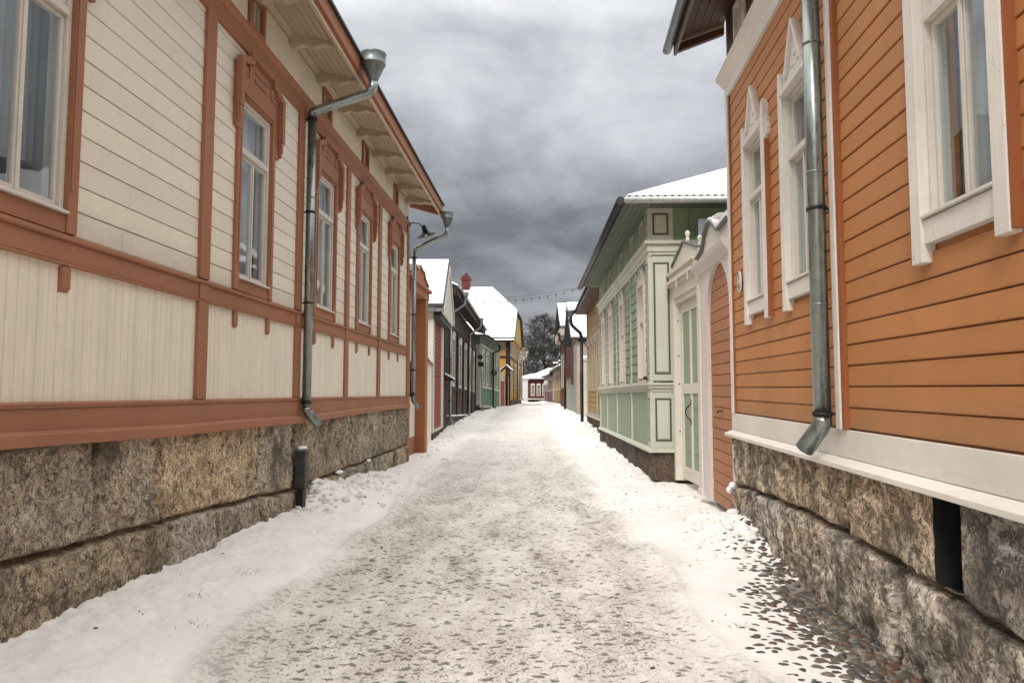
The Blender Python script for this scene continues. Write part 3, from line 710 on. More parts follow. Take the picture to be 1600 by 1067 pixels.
def peaked_window(xc, i):
    w = MB(); k = .345
    for s_ in (-1, 1):   # thick side casings with pointed tops, running past the bottom board
        a, b = sorted((xc + s_ * k, xc + s_ * (k + .115)))
        m_ = (a + b) / 2
        w.prism([(a, 2.37), (b, 2.37), (b, 4.56), (m_ + s_ * .03, 4.66), (m_ - s_ * .02, 4.62), (a, 4.52)] if s_ > 0 else [(a, 2.37), (b, 2.37), (b, 4.52), (m_ + .02, 4.62), (m_ - .03, 4.66), (a, 4.56)], 'y', -.075, .008)
        # leaf scroll on the outer edge
        c0 = xc + s_ * (k + .115); q = [(c0, 4.24), (c0 + s_ * .05, 4.27), (c0 + s_ * .075, 4.33), (c0 + s_ * .06, 4.38), (c0 + s_ * .03, 4.385), (c0 + s_ * .035, 4.43), (c0, 4.47)]
        w.prism(q if s_ > 0 else q[::-1], 'y', -.05, .004)
    w.box(xc - k, xc + k, -.055, .008, 2.475, 2.615)
    win = w.build('window', M['owhite_v'], H2, .004)
    for s_ in (-1, 1):
        a, b = sorted((xc + s_ * (k + .1155), xc + s_ * (k + .137))); MB().box(a, b, -.066, .008, 2.385, 4.22).build('casing_edge', M['orange_trim'], win)
    h = MB()
    # head board + tall central peak with sunk field
    h.prism([(xc - k, 4.385), (xc + k, 4.385), (xc + k, 4.50), (xc + .25, 4.53), (xc - .25, 4.53), (xc - k, 4.50)], 'y', -.058, .008)
    h.prism([(xc - .235, 4.532), (xc + .235, 4.532), (xc + .03, 4.93), (xc, 4.96), (xc - .03, 4.93)], 'y', -.050, .006)
    for s_ in (-1, 1):
        q = [(xc + s_ * .255, 4.52), (xc + s_ * .20, 4.534), (xc + s_ * .018, 4.89), (xc, 4.925), (xc, 4.985), (xc + s_ * .035, 4.955)]
        h.prism(q if s_ > 0 else q[::-1], 'y', -.085, -.0505)
    h.box(xc - k, xc + k, -.095, -.0585, 4.39, 4.425); h.box(xc - k + .01, xc + k - .01, -.075, -.0585, 4.43, 4.445)
    h.lathe([(.001, 0), (.026, 0), (.026, .012), (.001, .014)], (xc, -.051, 4.66), 12, axis=(0, -1, 0))
    for dx, dz in ((-.08, 4.58), (.08, 4.58), (0, 4.56), (-.04, 4.75), (.04, 4.75)): h.blob((xc + dx, -.052, dz), (.022, .012, .022), int(dx * 50) + 3, 8, 5)
    h.build('peaked_head', M['owhite_v'], win, .004)
    sashes(win, xc - k, xc + k, 2.62, 4.38, 3.80, yf=-.02, fr=.028, st=.027)
    curtain(win, xc - k - .18, xc + k + .12, 2.60, 4.45, .20, i + 20, .0)
for i, c in enumerate(wc): peaked_window(c, i)
mb = MB()
for k in range(6):
    a, b = k / 6, (k + 1) / 6; mb.prism([(-.0 - .68 * a, 6.47 - .2 * a), (-.68 * b + .006, 6.47 - .2 * b), (-.68 * b + .006, 6.49 - .2 * b), (-.68 * a, 6.49 - .2 * a)], 'x', -9.22, A1)
mb.build('soffit', M['darkwood'], H2)
mb = MB().prism([(-.64, 6.14), (-.64, 6.33), (-.60, 6.33), (-.60, 6.14)], 'x', -9.25, A1); mb.build('fascia', paint('grey_fascia', (.16, .13, .11), worn=.3), H2, .004)
MB().prism([(-.62, 6.15), (-.60, 6.29), (.02, 6.50), (.02, 6.38)], 'x', -9.23, -9.16).build('eave_end_board', M['darkwood'], H2)
MB().prism([(-.66, 6.30), (.0, 6.53), (.0, 6.44), (-.60, 6.24)], 'x', -9.10, -9.07).build('eave_rail', paint('grey_rail', (.25, .2, .17), worn=.3), H2)
MB().prism([(-.76, 6.27), (-.76, 6.31), (3.6, 8.7), (8, 6.31), (8, 6.26), (3.6, 8.62)], 'x', -9.3, A1).build('roof', M['roofdark'], H2)
MB().tube([(-9.3, -.72, 6.24), (A1, -.72, 6.24)], .06, 10).build('gutter', M['zincdark'], H2)
MB().prism([(-.70, 6.36), (-.68, 6.46), (3.6, 8.86), (7.9, 6.46), (7.9, 6.40), (3.6, 8.76)], 'x', -9.27, A1).build('roof_snow', M['snow'], H2)
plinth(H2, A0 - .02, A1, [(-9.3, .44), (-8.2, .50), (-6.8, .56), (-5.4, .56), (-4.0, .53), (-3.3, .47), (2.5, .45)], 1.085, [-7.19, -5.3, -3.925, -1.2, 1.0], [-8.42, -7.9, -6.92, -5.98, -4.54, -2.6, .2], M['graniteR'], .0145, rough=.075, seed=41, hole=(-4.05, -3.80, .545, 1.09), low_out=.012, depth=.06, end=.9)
downpipe(H2, -5.50, .135, 1.40, 5.8, (-5.50, -.76, 5.95, 6.2, .13), r=.066, brackets=(3.05, 1.44, 4.9), out=(-.62, -.5), shoe_len=.27)
pl = MB(); pl.lathe([(.001, 0), (.10, 0), (.105, .008), (.10, .014), (.001, .016)], (0, 0, 0), 24, axis=(0, -1, 0))
for q in range(len(pl.v)): pl.v[q] = (pl.v[q][0] * .88 - 8.40, pl.v[q][1] - .03, pl.v[q][2] * 1.3 + 2.92)
np_ = pl.build('number_plate', plain('enamel_plate', (.62, .6, .55), .4, bump=0), H2)
def text_obj(name, body, size, mat, parent, loc, rot=(radians(90), 0, 0), ext=.002):
    c = bpy.data.curves.new(name, 'FONT'); c.body = body; c.size = size; c.extrude = ext; c.align_x = 'CENTER'; c.align_y = 'CENTER'
    t = bpy.data.objects.new('tmp_' + name, c); COL.objects.link(t); dg = bpy.context.evaluated_depsgraph_get()
    me = bpy.data.meshes.new_from_object(t.evaluated_get(dg)); bpy.data.objects.remove(t)
    o = bpy.data.objects.new(name, me); COL.objects.link(o); me.materials.clear(); me.materials.append(mat); o.parent = parent; o.location = loc; o.rotation_euler = rot
    return o
ink = plain('plate_ink', (.05, .05, .055), .5, bump=0, var=0)
text_obj('numeral', '5', .115, ink, np_, (-8.40, -.047, 2.975)); text_obj('numeral', '8', .115, ink, np_, (-8.40, -.047, 2.87))
for c_, r_, k_ in (((-8.86, -.10, .40), (.05, .05, .045), 3), ((-8.72, -.10, .47), (.035, .04, .04), 5)): MB().blob(c_, r_, k_).build('snow_patch', M['snow'], H2)
for c_, r_, k_ in (((10.5, -.07, .35), (.12, .05, .025), 3), ((11.7, -.07, .36), (.14, .05, .03), 5), ((13.6, -.07, .37), (.10, .04, .025), 8)): MB().blob(c_, r_, k_, 14, 8).build('snow_patch', M['snow'], H)

# ================================================================== 3. green house (right)
GREEN = (.24, .31, .22); GPALE = (.53, .54, .46); GDARK = (.085, .10, .055)
M['green_h'] = paint('green_boards', GREEN, board=('z', .19), boff=1.95, worn=.06, under=(.2, .2, .15))
M['green_v'] = paint('green_vertical_boards', (.25, .35, .24), axis='z', board=('x', .3), worn=.04, under=(.2, .2, .15))
M['green_side'] = paint('bright_green_side_boards', (.21, .32, .19), axis='z', board=('y', .32), worn=.04, under=(.2, .2, .15))
M['green_panel'] = paint('green_panels', (.27, .33, .24), axis='z', var=.05)
M['gpale_v'] = paint('pale_green_trim', GPALE, axis='z', worn=.28, under=(.2, .2, .14))
M['gpale_h'] = paint('pale_green_mouldings', GPALE, axis='x', worn=.2, under=(.2, .2, .14))
M['gdark'] = paint('dark_green_grooves', GDARK, axis='z', worn=.1)
M['pinkwhite'] = paint('pinkish_white_casing', (.62, .555, .49), axis='z', worn=.12, under=(.3, .25, .2))
GF = frame((2.3066, 0, 0), math.degrees(atan(26 / 1100)), -.16, True) @ Matrix.Translation((-22.5, 0, 0))
H3 = thing('timber_house', 'pale green timber house with grooved pilasters, cream window casings and snowy tiled roof', 'house', GF)
L3 = 22.5 - 13.12
def gx(u): return 22.5 - u
gw = [gx(14.12), gx(17.05), gx(19.4), gx(21.3)]
ops3 = [(c - .33, c + .33, 2.0, 3.86) for c in gw]
gat = [gx(13.98), gx(15.25), gx(17.1), gx(18.3), gx(19.5), gx(20.9)]
gao = [(c - .13, c + .13, 4.66, 5.08) for c in gat]
mb = MB(); wall_strips(mb, 0, L3, .62, 4.3, ops3, .012, .16); wall_strips(mb, 0, L3, 4.3, 5.3, gao, .012, .16); mb.box(0, .15, .16, 7, .62, 5.3); mb.box(0, L3, 7, 7.15, 0, 5.3)
mb.build('wall', M['green_v'], H3)
MB().box(.2, L3 - .2, 1.6, 1.7, .7, 5.2).box(.2, L3 - .2, .2, 1.6, .62, .7).box(.2, L3 - .2, .2, 1.6, 5.2, 5.25).build('interior', M['room'], H3)
mb = MB(); hsiding(mb, 0, L3 - .02, 1.95, 4.26, .19, [(a - .05, b + .05, c - .2, d + .3) for a, b, c, d in ops3], seed=31); mb.build('horizontal_siding', M['green_h'], H3)
mb = MB(); vsiding(mb, 0, L3, 4.56, 5.22, .30, gao, seed=32); mb.build('attic_boards', M['green_v'], H3)
mb = MB().box(0, L3 + .001, -.012, .008, .70, 1.74); mb.build('lower_panel', M['green_panel'], H3)
# side wall facing the camera, vertical boards
rng = random.Random(5); mb = MB(); y = .40
while y < 7.1:
    j = rng.uniform(0, .004); mb.box(L3 - .1, L3 + .018 + j, y + .004, y + .316, .62, 5.22); y += .32
mb.box(L3 - .12, L3 - .02, .0, 7.1, .62, 5.25)
mb.build('side_boards', M['green_side'], H3)
mb = MB()
for z0, z1, t in ((1.74, 1.80, .05), (1.80, 1.86, .085), (1.86, 1.90, .12), (1.90, 1.935, .07), (4.28, 4.36, .05), (4.36, 4.50, .075), (4.50, 4.56, .13)):
    mb.box(0, L3 + t, -t, .008, z0, z1)
mb.prism([(-.10, .62), (-.10, .655), (-.05, .70), (.008, .70), (.008, .62)], 'x', 0, L3 + .10)
for z0, z1, t in ((1.74, 1.80, .05), (1.80, 1.86, .085), (1.86, 1.90, .12)): mb.box(L3 + .002, L3 + t, .009, .52, z0, z1)
for z0, z1, t in ((4.30, 4.36, .05), (4.36, 4.50, .075), (4.50, 4.56, .13)): mb.box(L3 + .002, L3 + t, .009, 7, z0, z1)
mb.box(L3 + .002, L3 + .09, .009, .52, .62, .70)
mb.build('belt_mouldings', M['gpale_h'], H3, .004)
def pilaster(x, w, z0, z1):
    p = MB().box(x - w, x + w, -.05, .008, z0, z1).build('pilaster', M['gpale_v'], H3, .004)
    MB().box(x - w * .45, x + w * .45, -.0535, -.0505, z0 + .08, z1 - .08).build('groove', M['gdark'], p)
for u in (15.62, 18.2, 20.45, 22.42): 
    pilaster(gx(u), .065, 1.937, 4.278); pilaster(gx(u), .045, .702, 1.738)
for u in (15.62, 18.2, 20.45): pilaster(gx(u), .05, 4.562, 5.2)
for z0, z1 in ((.702, 1.738), (1.937, 4.278), (4.562, 5.22)):
    mb = MB().box(L3 - .26, L3 + .032, -.055, .008, z0, z1).box(L3 + .002, L3 + .032, .009, .42, z0, z1); c = mb.build('corner_pilaster', M['gpale_v'], H3, .004)
    # sunk panels outlined by dark grooves on both faces
    g = MB(); a, b = z0 + .12, z1 - .12; x0, x1 = L3 - .20, L3 - .03
    for q in ((x0, x0 + .028, a, b), (x1 - .028, x1, a, b), (x0 + .028, x1 - .028, a, a + .03), (x0 + .028, x1 - .028, b - .03, b)): g.box(q[0], q[1], -.0585, -.0555, q[2], q[3])
    y0, y1 = .035, .335
    for q in ((y0, y0 + .035, a, b), (y1 - .035, y1, a, b), (y0 + .035, y1 - .035, a, a + .035), (y0 + .035, y1 - .035, b - .035, b)): g.box(L3 + .0325, L3 + .036, q[0], q[1], q[2], q[3])
    g.build('panel_groove', M['gdark'], c)
    MB().box(L3 + .0325, L3 + .045, .085, .285, a + .05, b - .05).build('raised_panel', M['gpale_v'], c, .006)
for i, c in enumerate(gw):
    w = MB()
    for s_ in (-1, 1):
        a, b = sorted((c + s_ * .33, c + s_ * .44)); w.box(a, b, -.055, .008, 1.937, 3.95)
    w.box(c - .33, c + .33, -.045, .008, 1.937, 1.998)
    w.prism([(c - .44, 3.952), (c - .33, 3.952), (c - .33, 3.862), (c + .33, 3.862), (c + .33, 3.952), (c + .44, 3.952), (c + .44, 4.06), (c + .30, 4.12), (c + .22, 4.06), (c + .13, 4.16), (c, 4.23), (c - .13, 4.16), (c - .22, 4.06), (c - .30, 4.12), (c - .44, 4.06)], 'y', -.05, .008)
    for s_ in (-1, 0, 1): w.box(c + s_ * .40 - .02, c + s_ * .40 + .02, -.075, -.0505 if s_ == 0 else -.0555, 4.0, 4.26 if s_ == 0 else 4.2)
    win = w.build('window', M['pinkwhite'], H3, .004)
    sashes(win, c - .33, c + .33, 2.0, 3.86, 3.16, mat=M['pinkwhite'])
    curtain(win, c - .31, c + .31, 2.02, 3.84, .10, i + 40)
for c in gat:
    mb = MB()
    for a, b, cc, d in ((-.18, -.13, 4.60, 5.14), (.13, .18, 4.60, 5.14), (-.13, .13, 4.60, 4.66), (-.13, .13, 5.08, 5.14)): mb.box(c + a, c + b, -.045, .01, cc, d)
    w = mb.build('attic_window', M['gpale_v'], H3, .003); MB().box(c - .13, c + .13, .04, .05, 4.66, 5.08).build('pane', M['room'], w)
# eaves and hipped roof
OV = .55
def hip(parent, x0, x1, y0, y1, ze, rise, run, name, mat, t=.06, raise_=0.0):
    """hipped roof over a rectangle; run = horizontal distance from eave to ridge"""
    ym = (y0 + y1) / 2; k = ym - y0; h = rise * k; z = ze + raise_
    vs = [(x0, y0, z), (x1, y0, z), (x1, y1, z), (x0, y1, z), (x0 + k, ym, z + h), (x1 - k, ym, z + h)]
    vs += [(a, b, c - t) for a, b, c in vs[:4]]
    return MB().add(vs, [(0, 1, 5, 4), (1, 2, 5), (2, 3, 4, 5), (3, 0, 4), (6, 9, 8, 7), (0, 6, 7, 1), (1, 7, 8, 2), (2, 8, 9, 3), (3, 9, 6, 0)]).build(name, mat, parent)
hip(H3, -.1, L3 + OV, -OV, 7.5, 5.27, .52, 0, 'roof', M['roofdark'], .05)
hip(H3, -.06, L3 + OV - .05, -OV + .05, 7.45, 5.27, .52, 0, 'roof_snow', M['snow'], .03, .055)
mb = MB()
for k in range(5): mb.box(-.1, L3 + OV - .02, -OV + .004 + k * .108, -OV + .104 + k * .108, 5.19, 5.205)
for k in range(5): mb.box(L3 + .03 + k * .10, L3 + .126 + k * .10, .0, 7.3, 5.192, 5.204)
mb.build('soffit', paint('green_grey_soffit', (.12, .135, .10), worn=.1), H3)
MB().box(-.1, L3 + OV - .001, -OV - .03, -OV + .003, 5.13, 5.245).build('street_fascia', M['iron'], H3)
MB().box(L3 + OV, L3 + OV + .02, -OV + .0, 7.4, 5.15, 5.245).build('fascia', M['gpale_h'], H3)
MB().tube([(-.2, -OV - .085, 5.17), (L3 + OV + .05, -OV - .085, 5.19)], .075, 10).build('street_gutter', plain('black_gutter', (.04, .04, .042), .45, .4), H3)
MB().tube([(L3 + OV + .09, -OV - .02, 5.19), (L3 + OV + .09, 7.5, 5.20)], .055, 10).build('side_gutter', zinc('white_zinc', (.62, .64, .64), .5), H3)
# wavy tile edge under the snow on the side eave
mb = MB(); y = -OV
while y < 7.3: mb.tube([(L3 + OV + .045, y + .09, 5.250), (L3 + OV - .1, y + .09, 5.250 + .07)], .026, 8); y += .13
mb.build('tile_edge', M['roofdark'], H3)
plinth(H3, 0, L3 + .02, [(0, .12), (9, .10)], .625, [1.2, 2.6, 4.3, 5.9, 7.6, 8.9], [.8, 2.2, 3.9, 5.2, 6.8, 8.3], M['graniteD'], .03, rough=.05, seed=61, end=.7)
MB().box(.02, L3 - .02, .35, 6.9, -.2, .60).build('foundation_core', M['graniteD'], H3)
MB().tube([(L3 - .22, -.10, 1.96), (L3 - .22, -.10, 2.03)], .035, 8).tube([(L3 - .10, -.10, 1.96), (L3 - .10, -.10, 2.0)], .03, 8).build('iron_knob', M['iron'], H3)

# ================================================================== 4. arched gateway + green gate (between orange and green houses)
M['plaster'] = paint('white_plastered_boards', (.64, .585, .54), axis='z', worn=.04, under=(.4, .36, .3), var=.04)
M['rdoor'] = paint('salmon_red_door_boards', (.41, .178, .088), board=('z', .152), var=.06)
ag = thing('arched_gateway', 'white arched gateway with salmon double doors between the orange and the green house', 'gateway', OHF)
xa, xb_ = -11.12, -8.92; ca, hw, zs, rise = -9.77, .74, 2.62, .78
arch = [(ca + hw * cos(pi * i / 24), zs + rise * sin(pi * i / 24) ** .9) for i in range(25)]
top = [(xb_, 3.82), (-9.35, 3.80), (-9.55, 3.80), (-9.66, 3.86), (-9.85, 3.97), (-10.05, 4.04), (-10.25, 4.02), (-10.42, 3.94), (-10.54, 3.82), (-10.68, 3.74), (-10.9, 3.70), (xa, 3.68)]
mb = MB()
# front plate built as vertical strips between arch and top profile, so that it stays a clean solid
def topz(x): 
    t_ = sorted(top); return float(np.interp(x, [p[0] for p in t_], [p[1] for p in t_]))
def archz(x):
    d = abs(x - ca) / hw
    return zs + rise * (sqrt(max(0, 1 - d * d))) ** .9 if d < 1 else None
xs = sorted(set([xa, xb_] + [ca + hw * cos(pi * i / 24) for i in range(25)] + [p[0] for p in top]))
for a, b in zip(xs[:-1], xs[1:]):
    if b - a < 1e-4: continue
    m_ = (a + b) / 2
    if abs(m_ - ca) < hw:
        za, zb_ = archz(a) or zs, archz(b) or zs
    else: za = zb_ = .04
    mb.prism([(a, za), (b, zb_), (b, topz(b)), (a, topz(a))], 'y', -.02, .24)
gb = mb.build('portal_wall', M['plaster'], ag)
MB().box(xa - .0, xa + .20, -.055, -.021, .03, 3.28).box(xa - .01, xa + .24, -.075, -.0215, .02, .12).build('pier_face', M['plaster'], ag, .004)
mb = MB(); mb.prism([(-.0205, 3.40), (-.0205, 3.56), (-.14, 3.56), (-.12, 3.50), (-.06, 3.43)], 'x', xa - .02, xb_); mb.build('cornice', M['plaster'], ag, .004)
mb = MB(); t_ = sorted(top)
for (x0, z0), (x1, z1) in zip(t_[:-1], t_[1:]): mb.prism([(x0, z0 + .001), (x1, z1 + .001), (x1, z1 + .035), (x0, z0 + .035)], 'y', -.075, .28)
mb.build('coping', M['zincdark'], ag)
mb = MB()
for (x0, z0), (x1, z1) in zip(t_[:-1], t_[1:]):
    if x1 > -10.3 or x0 < -10.6:
        h0 = .07 if x0 > -9.7 else .035; mb.prism([(x0, z0 + .036), (x1, z1 + .036), (x1, z1 + .036 + h0), (x0, z0 + .036 + h0)], 'y', -.06, .27)
mb.blob((-10.05, .1, 4.08), (.26, .17, .05), 4, 14, 7); mb.build('coping_snow', M['snow'], ag)
for s_ in (0, 1):
    mb = MB(); rng = random.Random(8 + s_); z = .02
    x0, x1 = (ca - hw + .004, ca - .006) if s_ == 0 else (ca + .006, ca + hw - .004)
    x1 = min(x1, xb_ - .0)
    while z < zs + rise:
        ze = z + .148
        def half(zq): 
            return hw if zq < zs else hw * sqrt(max(0, 1 - (min(1, (zq - zs) / rise)) ** (2 / .9)))
        hA, hB = half(z), half(min(ze, zs + rise - .002)); 
        if s_ == 0: q = [(ca - hA, z), (ca - .006, z), (ca - .006, ze), (ca - hB, ze)]
        else: q = [(ca + .006, z), (min(ca + hA, xb_), z), (min(ca + hB, xb_), ze), (ca + .006, ze)]
        if hA > .03 and hB > .02:
            j = rng.uniform(-.002, .002); mb.prism([(p[0], p[1] + (.003 if i_ < 2 else -.003)) for i_, p in enumerate(q)], 'y', .035 + j, .08)
        z += .152
    lf = mb.build('door', M['rdoor'], ag, .003)
    if s_ == 0: MB().tube([(ca - .02, .03, 1.34), (ca - .02, -.012, 1.34), (ca - .12, -.015, 1.34), (ca - .12, -.012, 1.30)], .009, 8).build('handle', M['iron'], lf)
MB().prism([(ca - hw, -.05), (ca + hw - .06, -.05), (ca + hw - .06, 2.6), (ca, 3.35), (ca - hw, 2.6)], 'y', .081, .12).build('door_backing', M['darkwood'], ag)

# green gate: stands a little behind, x about 3.15
gtf = Matrix.Translation((0, 0, 0)) @ Matrix(((0, 1, 0, 3.13), (-1, 0, 0, 13.0), (0, 0, 1, 0), (0, 0, 0, 1)))   # local x -> toward camera, y -> +x
gg = thing('garden_gate', 'white framed gate with pale green boarded panels and curved iron handle beside the green house', 'gate', gtf)
M['gatewhite'] = paint('gate_white', (.66, .62, .54), axis='z', worn=.05, var=.04)
mb = MB().box(-.02, .10, -.155, .12, .10, 3.55); p = mb.build('post', M['gatewhite'], gg, .006)
mb = MB()
for z in (3.0, 2.35, 1.84, .98): mb.lathe([(.001, 0), (.014, 0), (.012, .008), (.001, .010)], (.1005, -.07, z), 10, axis=(1, 0, 0)); mb.lathe([(.001, 0), (.010, 0), (.001, .008)], (.1005, .06, z), 8, axis=(1, 0, 0))
mb.build('bolt', M['iron'], p)
DW = 1.45
mb = MB().box(.11, .20, -.03, .03, .14, 3.30).box(DW - .09, DW, -.03, .03, .14, 3.30).box(.20, DW - .09, -.028, .028, .14, .36).box(.20, DW - .09, -.028, .028, 1.66, 1.84).box(.20, DW - .09, -.028, .028, 3.12, 3.30).box(.74, .82, -.032, .028, .36, 1.66).box(.74, .82, -.032, .028, 1.84, 3.12)
d = mb.build('door', M['gatewhite'], gg, .005)
mb = MB()
for xa_, xb2 in ((.20, .74), (.82, DW - .09)):
    z = .362
    while z < 1.65: mb.box(xa_, xb2, -.008, .012, z, min(z + .255, 1.658)); z += .26
    mb.box(xa_, xb2, -.006, .012, 1.842, 3.118)
mb.build('panel_boards', M['green_panel'], d, .003)
MB().tube([(.78, -.033, 1.50), (.78, -.05, 1.47), (.76, -.105, 1.42), (.75, -.125, 1.34), (.76, -.105, 1.26), (.78, -.05, 1.21), (.78, -.033, 1.18)], .011, 8).box(.765, .795, -.040, -.033, 1.12, 1.20).box(.765, .795, -.040, -.033, 1.48, 1.56).build('handle', M['iron'], d)
mb = MB()
for z0, z1, t in ((3.31, 3.40, .02), (3.40, 3.62, .06), (3.62, 3.66, .12), (3.66, 3.71, .16), (3.71, 3.83, .10), (3.83, 3.87, .15)): mb.box(-.1, 1.75, -.10 - t, .12, z0, z1)
mb.prism([(-.1, 3.872), (1.75, 3.872), (1.75, 4.02), (.82, 4.30), (-.1, 4.02)], 'y', -.12, .08)
for x in (.05, .82, 1.6): mb.box(x - .03, x + .03, -.27, -.2605, 3.50, 3.70)
mb.build('entablature', M['gatewhite'], gg, .004)
mb = MB()
for x, z in ((-.04, 4.02), (.82, 4.28), (1.62, 4.02)): mb.lathe([(.035, 0), (.035, .10), (.02, .12), (.045, .17), (.04, .21), (.001, .24)], (x, -.05, z), 12)
mb.build('finial', M['gatewhite'], gg)
mb = MB(); mb.prism([(-.1, 4.022), (.82, 4.302), (1.75, 4.022), (1.75, 4.05), (.82, 4.335), (-.1, 4.05)], 'y', -.15, .10); mb.build('coping', M['zincdark'], gg)
ms_ = thing('metal_sheet', 'grey-blue sheet metal screen rising behind the arched gateway', 'metal sheet', Matrix(((0, 1, 0, 3.42), (-1, 0, 0, 12.75), (0, 0, 1, 4.15), (0, 0, 0, 1))))
MB().box(-.02, .02, .0, .75, 0, .72).build('sheet', plain('blue_grey_sheet', (.23, .26, .31), .55, .3, .25, 20, .2), ms_)
MB().box(-.05, -.021, .0, .05, -4.2, .70).box(-.05, -.021, .6, .65, -4.2, .70).build('post', M['iron'], ms_)

# ================================================================== generic street house
def sframe(near, far, side, z, slope=0.0):
    d = (Vector(far) - Vector(near)); az = math.degrees(math.atan2(d.x, d.y)); o = near if side == 'L' else far
    return frame((o[0], o[1], z), az, slope, side == 'R'), d.length
def far_window(parent, c, w, z0, z1, trim, mid=True, tw=.09, pane=None):
    mb = MB()
    for a, b, cc, d in ((-w / 2 - tw, -w / 2, z0 - tw, z1 + tw * 1.4), (w / 2, w / 2 + tw, z0 - tw, z1 + tw * 1.4), (-w / 2, w / 2, z0 - tw, z0), (-w / 2, w / 2, z1, z1 + tw * 1.4)): mb.box(c + a, c + b, -.055, .004, cc, d)
    mb.box(c - .02, c + .02, -.035, -.004, z0, z1 - (z1 - z0) * .3 - .022); mb.box(c - w / 2, c + w / 2, -.035, -.004, z1 - (z1 - z0) * .3 - .02, z1 - (z1 - z0) * .3 + .02)
    mb.prism([(c - w / 2 - tw - .04, z1 + tw * 1.4 + .001), (c + w / 2 + tw + .04, z1 + tw * 1.4 + .001), (c + w / 2 + tw, z1 + tw * 1.4 + .07), (c, z1 + tw * 1.4 + .15), (c - w / 2 - tw, z1 + tw * 1.4 + .07)], 'y', -.08, .004)
    o = mb.build('window', trim, parent); MB().box(c - w / 2, c + w / 2, -.02, -.012, z0, z1).build('pane', pane or M['farpane'], o); return o
def fpane():
    m = NT('dark_window_pane'); m.base(m.mix(m.noise(m.tc.outputs['Object'], 2, 2), (.03, .03, .032), (.12, .13, .14))); m.set(Roughness=.12); m.b.inputs['Specular IOR Level'].default_value = .8; return m.m
M['farpane'] = fpane()

# -- brown gateway next to the cream house
bg = thing('timber_gateway', 'orange-brown portal with cream doors and stepped pediment beyond the cream house corner', 'gateway', CH @ Matrix.Translation((17.62, 0, 0)))
M['obrown'] = paint('orange_brown_paint', (.36, .135, .06), axis='z', var=.05, worn=.03)
MB().box(2.33, 2.73, -.03, .42, -.1, 4.30).build('post', M['obrown'], bg, .006)
MB().box(.02, .30, .0, .42, -.1, 4.30).build('post', M['obrown'], bg, .006)
mb = MB(); vsiding(mb, .31, 2.32, .45, 4.0, .12, seed=9)
for i in range(len(mb.v)): mb.v[i] = (mb.v[i][0], mb.v[i][1] + .27, mb.v[i][2])
mb.box(.31, 2.32, .262, .275, 3.9, 4.295); mb.build('door', M['cream_v'], bg)
MB().box(.31, 2.32, .235, .27, -.05, .44).box(.31, 2.32, .23, .248, 2.10, 2.25).build('door_rail', M['brown_h'], bg, .004)
MB().box(1.32, 1.36, .14, .235, 1.9, 2.0).box(1.3, 1.38, .16, .235, 1.55, 2.5).build('latch', M['iron'], bg)
mb = MB().box(.0, 2.76, -.06, .42, 4.301, 4.52).box(-.02, 2.80, -.14, .44, 4.52, 4.60).prism([(.0, 4.601), (2.76, 4.601), (2.76, 4.70), (2.2, 4.84), (2.1, 4.84), (2.05, 5.00), (1.75, 5.02), (1.70, 4.92), (1.4, 5.10), (1.1, 4.92), (1.0, 5.02), (.7, 5.0), (.6, 4.84), (.0, 4.70)], 'y', -.02, .10)
mb.build('entablature', M['obrown'], bg, .006)
mb = MB()
pts = [(2.76, 4.70), (2.2, 4.84), (2.05, 5.00), (1.75, 5.02), (1.4, 5.10), (1.1, 4.92), (.7, 5.0), (.0, 4.70)]
for (a, b), (c, d_) in zip(pts[:-1], pts[1:]): mb.prism([(c, d_ + .002), (a, b + .002), (a, b + .04), (c, d_ + .04)], 'y', -.06, .13)
mb.build('coping', M['brown_h'], bg)

# -- cream fence with snow ledge
cf = thing('board_fence', 'tall cream board fence with a snowy ledge between the brown portal and the red-sided house', 'fence', Matrix.Identity(4))
ff, fl = sframe((-2.50, 20.40), (-2.78, 24.2), 'L', .0); cf.matrix_world = ff
mb = MB(); vsiding(mb, 0, fl, .05, 2.62, .14, seed=77); mb.box(0, fl, .01, .06, .05, 2.62); mb.build('boards', M['cream_v'], cf)
MB().prism([(-.10, 2.63), (-.10, 2.66), (.10, 2.78), (.10, 2.63)], 'x', -.0, fl).build('ledge', M['brown_h'], cf)
MB().prism([(-.09, 2.675), (-.08, 2.73), (.10, 2.86), (.10, 2.79)], 'x', 0.01, fl - .01).build('snow_ledge', M['snow'], cf)

# -- red-sided house with gable to the street
M['red_h'] = paint('red_boards', (.25, .036, .02), board=('z', .17), worn=.03)
M['white_v'] = paint('off_white_boards', (.56, .54, .48), axis='z', worn=.12, var=.06)
M['white_h'] = paint('off_white_mouldings', (.56, .53, .48), axis='x', worn=.1, var=.06)
fr, ln = sframe((-2.76, 24.3), (-2.80, 28.4), 'L', .12)
rh = thing('small_house', 'red-sided house with off-white trim and one steep snow-covered gable roof behind the brown portal', 'house', fr)
mb = MB().box(0.02, ln, .012, 6, .20, 4.6); mb.build('wall', M['white_v'], rh)
mb = MB(); rng = random.Random(3); y = .0
while y < 6: mb.box(-.02, .019, y + .004, y + .146, .20, 4.62); y += .15
mb.build('side_boards', M['white_v'], rh)
mb = MB(); hsiding(mb, .50, ln - 1.0, .32, 4.5, .17, seed=5); mb.build('horizontal_siding', M['red_h'], rh)
MB().box(-.03, .49, -.04, .008, .20, 4.6).build('corner_board', M['white_v'], rh, .004); MB().box(ln - .99, ln + .02, -.04, .008, .20, 4.6).build('corner_board', M['white_v'], rh, .004); MB().box(.49, ln - .99, -.05, .008, .20, .31).build('sill_board', M['white_v'], rh, .004)
plinth(rh, 0, ln, [(0, .0), (5, .0)], .20, [1, 2.4, 3.5], [.5, 2], M['graniteD'], .05, seed=71, zlow=-.4, end=.5)
